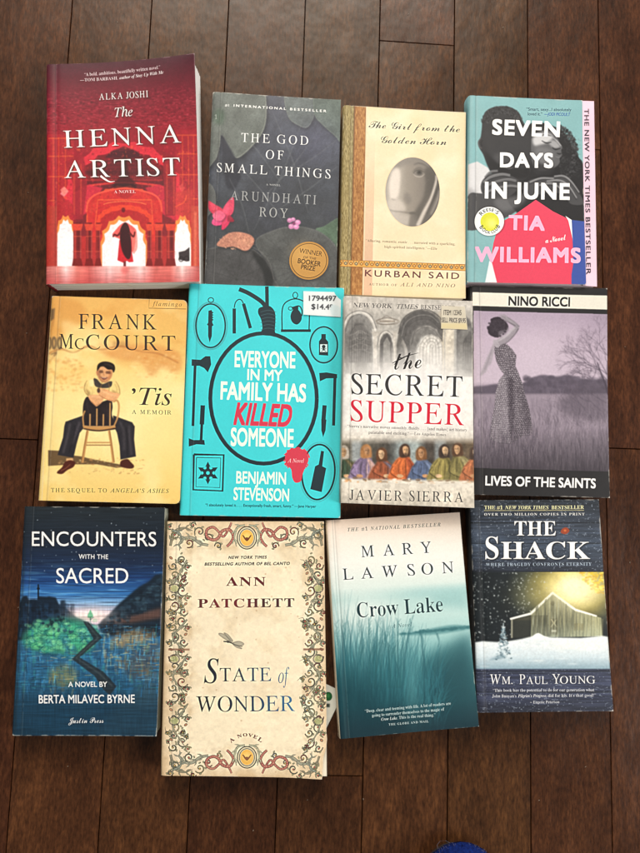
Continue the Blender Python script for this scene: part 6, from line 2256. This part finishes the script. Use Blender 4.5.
book('teal', .016, 'bright turquoise paperback with a black noose ring, weapons and a white price sticker', art_teal(), (236, 234, 228), (60, 196, 204), (50, 180, 190),
     extra=lambda r, z, p: sticker_part(r, art_sticker_teal(), z, 'price_sticker'))
book('secret', .026, 'pale stone-coloured paperback with vaulted arches, red and black title and a row of diners', art_secret(), (224, 216, 200), (196, 190, 180), (190, 182, 172),
     extra=lambda r, z, p: sticker_part(r, art_sticker_secret(), z, 'price_sticker'))
book('nino', .014, 'black bordered paperback with a mauve photo of a woman in a dotted dress', art_nino(), (220, 212, 200), (34, 34, 36), (34, 33, 35))
book('enc', .018, 'dark blue paperback with a painted night valley, green trees and zigzag track', art_enc(), (196, 198, 180), (92, 100, 92), (24, 40, 50), skew=(.0012, 0))
book('state', .018, 'worn parchment paperback with a scrolled vine and snake border and bent lower corner', art_state(), (236, 228, 208), (196, 180, 150), (190, 170, 136),
     curls=(0, 0, .0015, 0), warp=worn, inset=(.006, .003, .003), wob=.0006, gloss=(.5, 0), dome=.001, gain=1.08)
book('crow', .015, 'misty teal and white paperback with lakeside reeds, tilted slightly anticlockwise', art_crow(), (224, 214, 196), (30, 60, 70), (206, 190, 168))
book('shack', .016, 'dark blue boarded paperback with a snowy lit barn at night', art_shack(), (224, 216, 200), (40, 44, 56), (16, 19, 24), bulge=.0016, speck=(120, 130, 140), curls=(0, .0006, .001, 0))


# ------------------------------------------------------------------ loose card between two books
def build_card():
    d1, d2 = np.array((-.43, .90)), np.array((-.90, -.43))
    c0 = np.array((343.5, 692.4))
    q = [c0 + 60 * d2, c0, c0 + 62 * d1, c0 + 62 * d1 + 60 * d2]
    A = Art([tuple(p) for p in q], (310, 690, 8.53), 240, 250)
    A.img[:] = np.array((226, 230, 226)) / 255
    A.ell(156, 55, 31, 36, (24, 96, 50))
    A.ell(154, 50, 14, 18, (70, 150, 90), .7, 2)
    A.ell(156, 55, 31, 36, (16, 70, 38), ring=4)
    A.rect(140, 118, 168, 148, (40, 52, 48), .9, 1)
    A.rect(120, 122, 146, 142, (40, 52, 48), .9, 1)
    w = [at(p[0], p[1], 0.0009) for p in q]
    g = quad_fn(w)
    cen = g(.5, .5)
    root = empty('card', Vector((cen.x, cen.y, 0)), 'small white card with a green round mark, poking out beside the parchment book', 'card')
    sheet('printed_card', lambda u, v: g(u, v), 6, 6, 0.0004, [print_mat('printed_card', A, .5, 0.0), EDGE], root)


build_card()


# ------------------------------------------------------------------ slipper toe at the lower edge
def build_slipper():
    tip = at(461, 842.5, 0.012)
    cx, ty = tip.x, tip.y
    root = empty('slipper', Vector((cx, ty - .13, 0)), 'royal blue fuzzy slipper, only its toe showing at the bottom edge', 'slipper')
    m, nt, b = new_mat('blue_felt', 0.95)
    tc = node(nt, 'ShaderNodeTexCoord')
    nz = node(nt, 'ShaderNodeTexNoise', Scale=420.0, Detail=4.0)
    rp = node(nt, 'ShaderNodeValToRGB')
    rp.color_ramp.elements[0].position, rp.color_ramp.elements[0].color = .3, lin((9, 22, 70))
    rp.color_ramp.elements[1].position, rp.color_ramp.elements[1].color = .7, lin((18, 40, 108))
    bp = node(nt, 'ShaderNodeBump', Strength=0.7, Distance=0.0012)
    nt.links.new(tc.outputs['Object'], nz.inputs['Vector'])
    nt.links.new(nz.outputs[0], rp.inputs[0])
    nt.links.new(rp.outputs[0], b.inputs['Base Color'])
    nt.links.new(nz.outputs[0], bp.inputs['Height'])
    nt.links.new(bp.outputs[0], b.inputs['Normal'])
    b.inputs['Specular IOR Level'].default_value = 0.1
    dark = stock_mat('slipper_sole_rubber', (34, 24, 20), 0.8)

    def half(s):                      # half width at distance s behind the tip
        t = min(1, s / .27)
        return .047 * (1 - (1 - min(1, s / .075)) ** 2.2) ** .5 * (1 - .16 * math.sin(math.pi * min(1, max(0, (t - .3) / .5)))) * (1 if t < .8 else math.sqrt(max(0, 1 - ((t - .8) / .2) ** 2)))
    S = [0.0, .001, .003, .006, .010, .016, .024, .034, .046, .06, .08, .1, .13, .16, .19, .21, .225, .24, .252, .262, .268, .27]
    r = random.Random(3)

    def dome(z0, hfun, grow, name, mat):
        V, F = [], []
        K = 16
        for s in S:
            w = half(s) + (grow if s < .2695 else 0)
            h = hfun(s)
            for k in range(K + 1):
                a = math.pi * k / K
                jj = r.uniform(-.0005, .0005)
                V.append(Vector((cx - w * math.cos(a) + jj, ty + grow - s * (1 + grow / .27), z0 + h * math.sin(a) ** .7 + jj * .5)))
        for i in range(len(S) - 1):
            for k in range(K):
                a = i * (K + 1) + k
                F.append((a, a + 1, a + K + 2, a + K + 1))
            a = i * (K + 1)
            F.append((a, a + K + 1, a + 2 * K + 1, a + K))
        return mesh_obj(name, V, F, [mat], root, smooth=True)
    dome(.010, lambda s: .006 + .046 * min(1, (s / .09)) ** .55 * (1 if s < .2 else max(0.1, 1 - (s - .2) / .09)), 0, 'toe_cap', m)
    # sole: a flat slab under the upper, set back a little from the toe
    V, F = [], []
    ring = [(-half(s) * .94, s) for s in S[1:]] + [(half(s) * .94, s) for s in S[-2:0:-1]]
    for z in (0.0005, .0115):
        V += [Vector((cx + x, ty - .004 - s * .97, z)) for x, s in ring]
    R = len(ring)
    F = [(i, (i + 1) % R, R + (i + 1) % R, R + i) for i in range(R)] + [tuple(range(R, 2 * R)), tuple(range(R - 1, -1, -1))]
    mesh_obj('sole', V, F, [dark], root)
    # stray fuzz along the toe
    V, F = [], []

    def fibre(pts, w):
        n = len(V)
        for i, p in enumerate(pts):
            p = Vector(p)
            for k in range(3):
                a = 2.094 * k
                V.append(p + Vector((w * math.cos(a), w * .4 * math.sin(a), w * math.sin(a))))
        for i in range(len(pts) - 1):
            for k in range(3):
                a, c = n + i * 3 + k, n + i * 3 + (k + 1) % 3
                F.append((a, c, c + 3, a + 3))
    for i in range(60):
        s = .0005 + .03 * r.random() ** 2
        sg = r.choice((-1, 1))
        x, y = cx + sg * half(s), ty - s
        dx, dy = sg * r.uniform(-.0005, .0016), r.uniform(0, .0018)
        z = .013 + r.uniform(0, .004)
        fibre([(x, y - .001, z), (x + dx * .5, y + dy * .7, z + .001), (x + dx, y + dy, z + r.uniform(-.001, .001))], .00009)
    a = at(438, 849, .015)
    fibre([a, at(437, 845, .018), at(440, 841, .020), at(445, 840.5, .020), at(450, 843, .018)], .00016)
    fz, nt2, b2 = new_mat('pale_fuzz', .9, lin((120, 116, 130)))
    mesh_obj('fuzz', V, F, [fz], root)


build_slipper()


# ------------------------------------------------------------------ specks of lint lying on the boards
def build_lint():
    r = random.Random(21)
    V, F = [], []
    spots = [(366, 797), (30, 190), (18, 610), (624, 350), (410, 18), (250, 830), (585, 770), (120, 20), (540, 800), (70, 770), (500, 30), (628, 560), (310, 800), (24, 330)]
    for px, py in spots:
        c = at(px + r.uniform(-4, 4), py + r.uniform(-4, 4), 0.0004)
        n = len(V)
        a, ln = r.uniform(0, 6.28), r.uniform(.0004, .0016)
        for k in range(4):
            t = k / 3
            p = c + Vector((math.cos(a + t) * ln * t, math.sin(a + t) * ln * t, .0002 * math.sin(3 * t)))
            w = .00016
            V += [p + Vector((w, 0, 0)), p + Vector((-w, w, 0)), p + Vector((-w, -w, 0)), p + Vector((0, 0, .0003))]
        for k in range(3):
            for q in range(4):
                i, j = n + k * 4 + q, n + k * 4 + (q + 1) % 4
                F.append((i, j, j + 4, i + 4))
    o = mesh_obj('lint', V, F, [stock_mat('pale_lint', (176, 166, 152), .9)])
    o['kind'] = 'stuff'


build_lint()
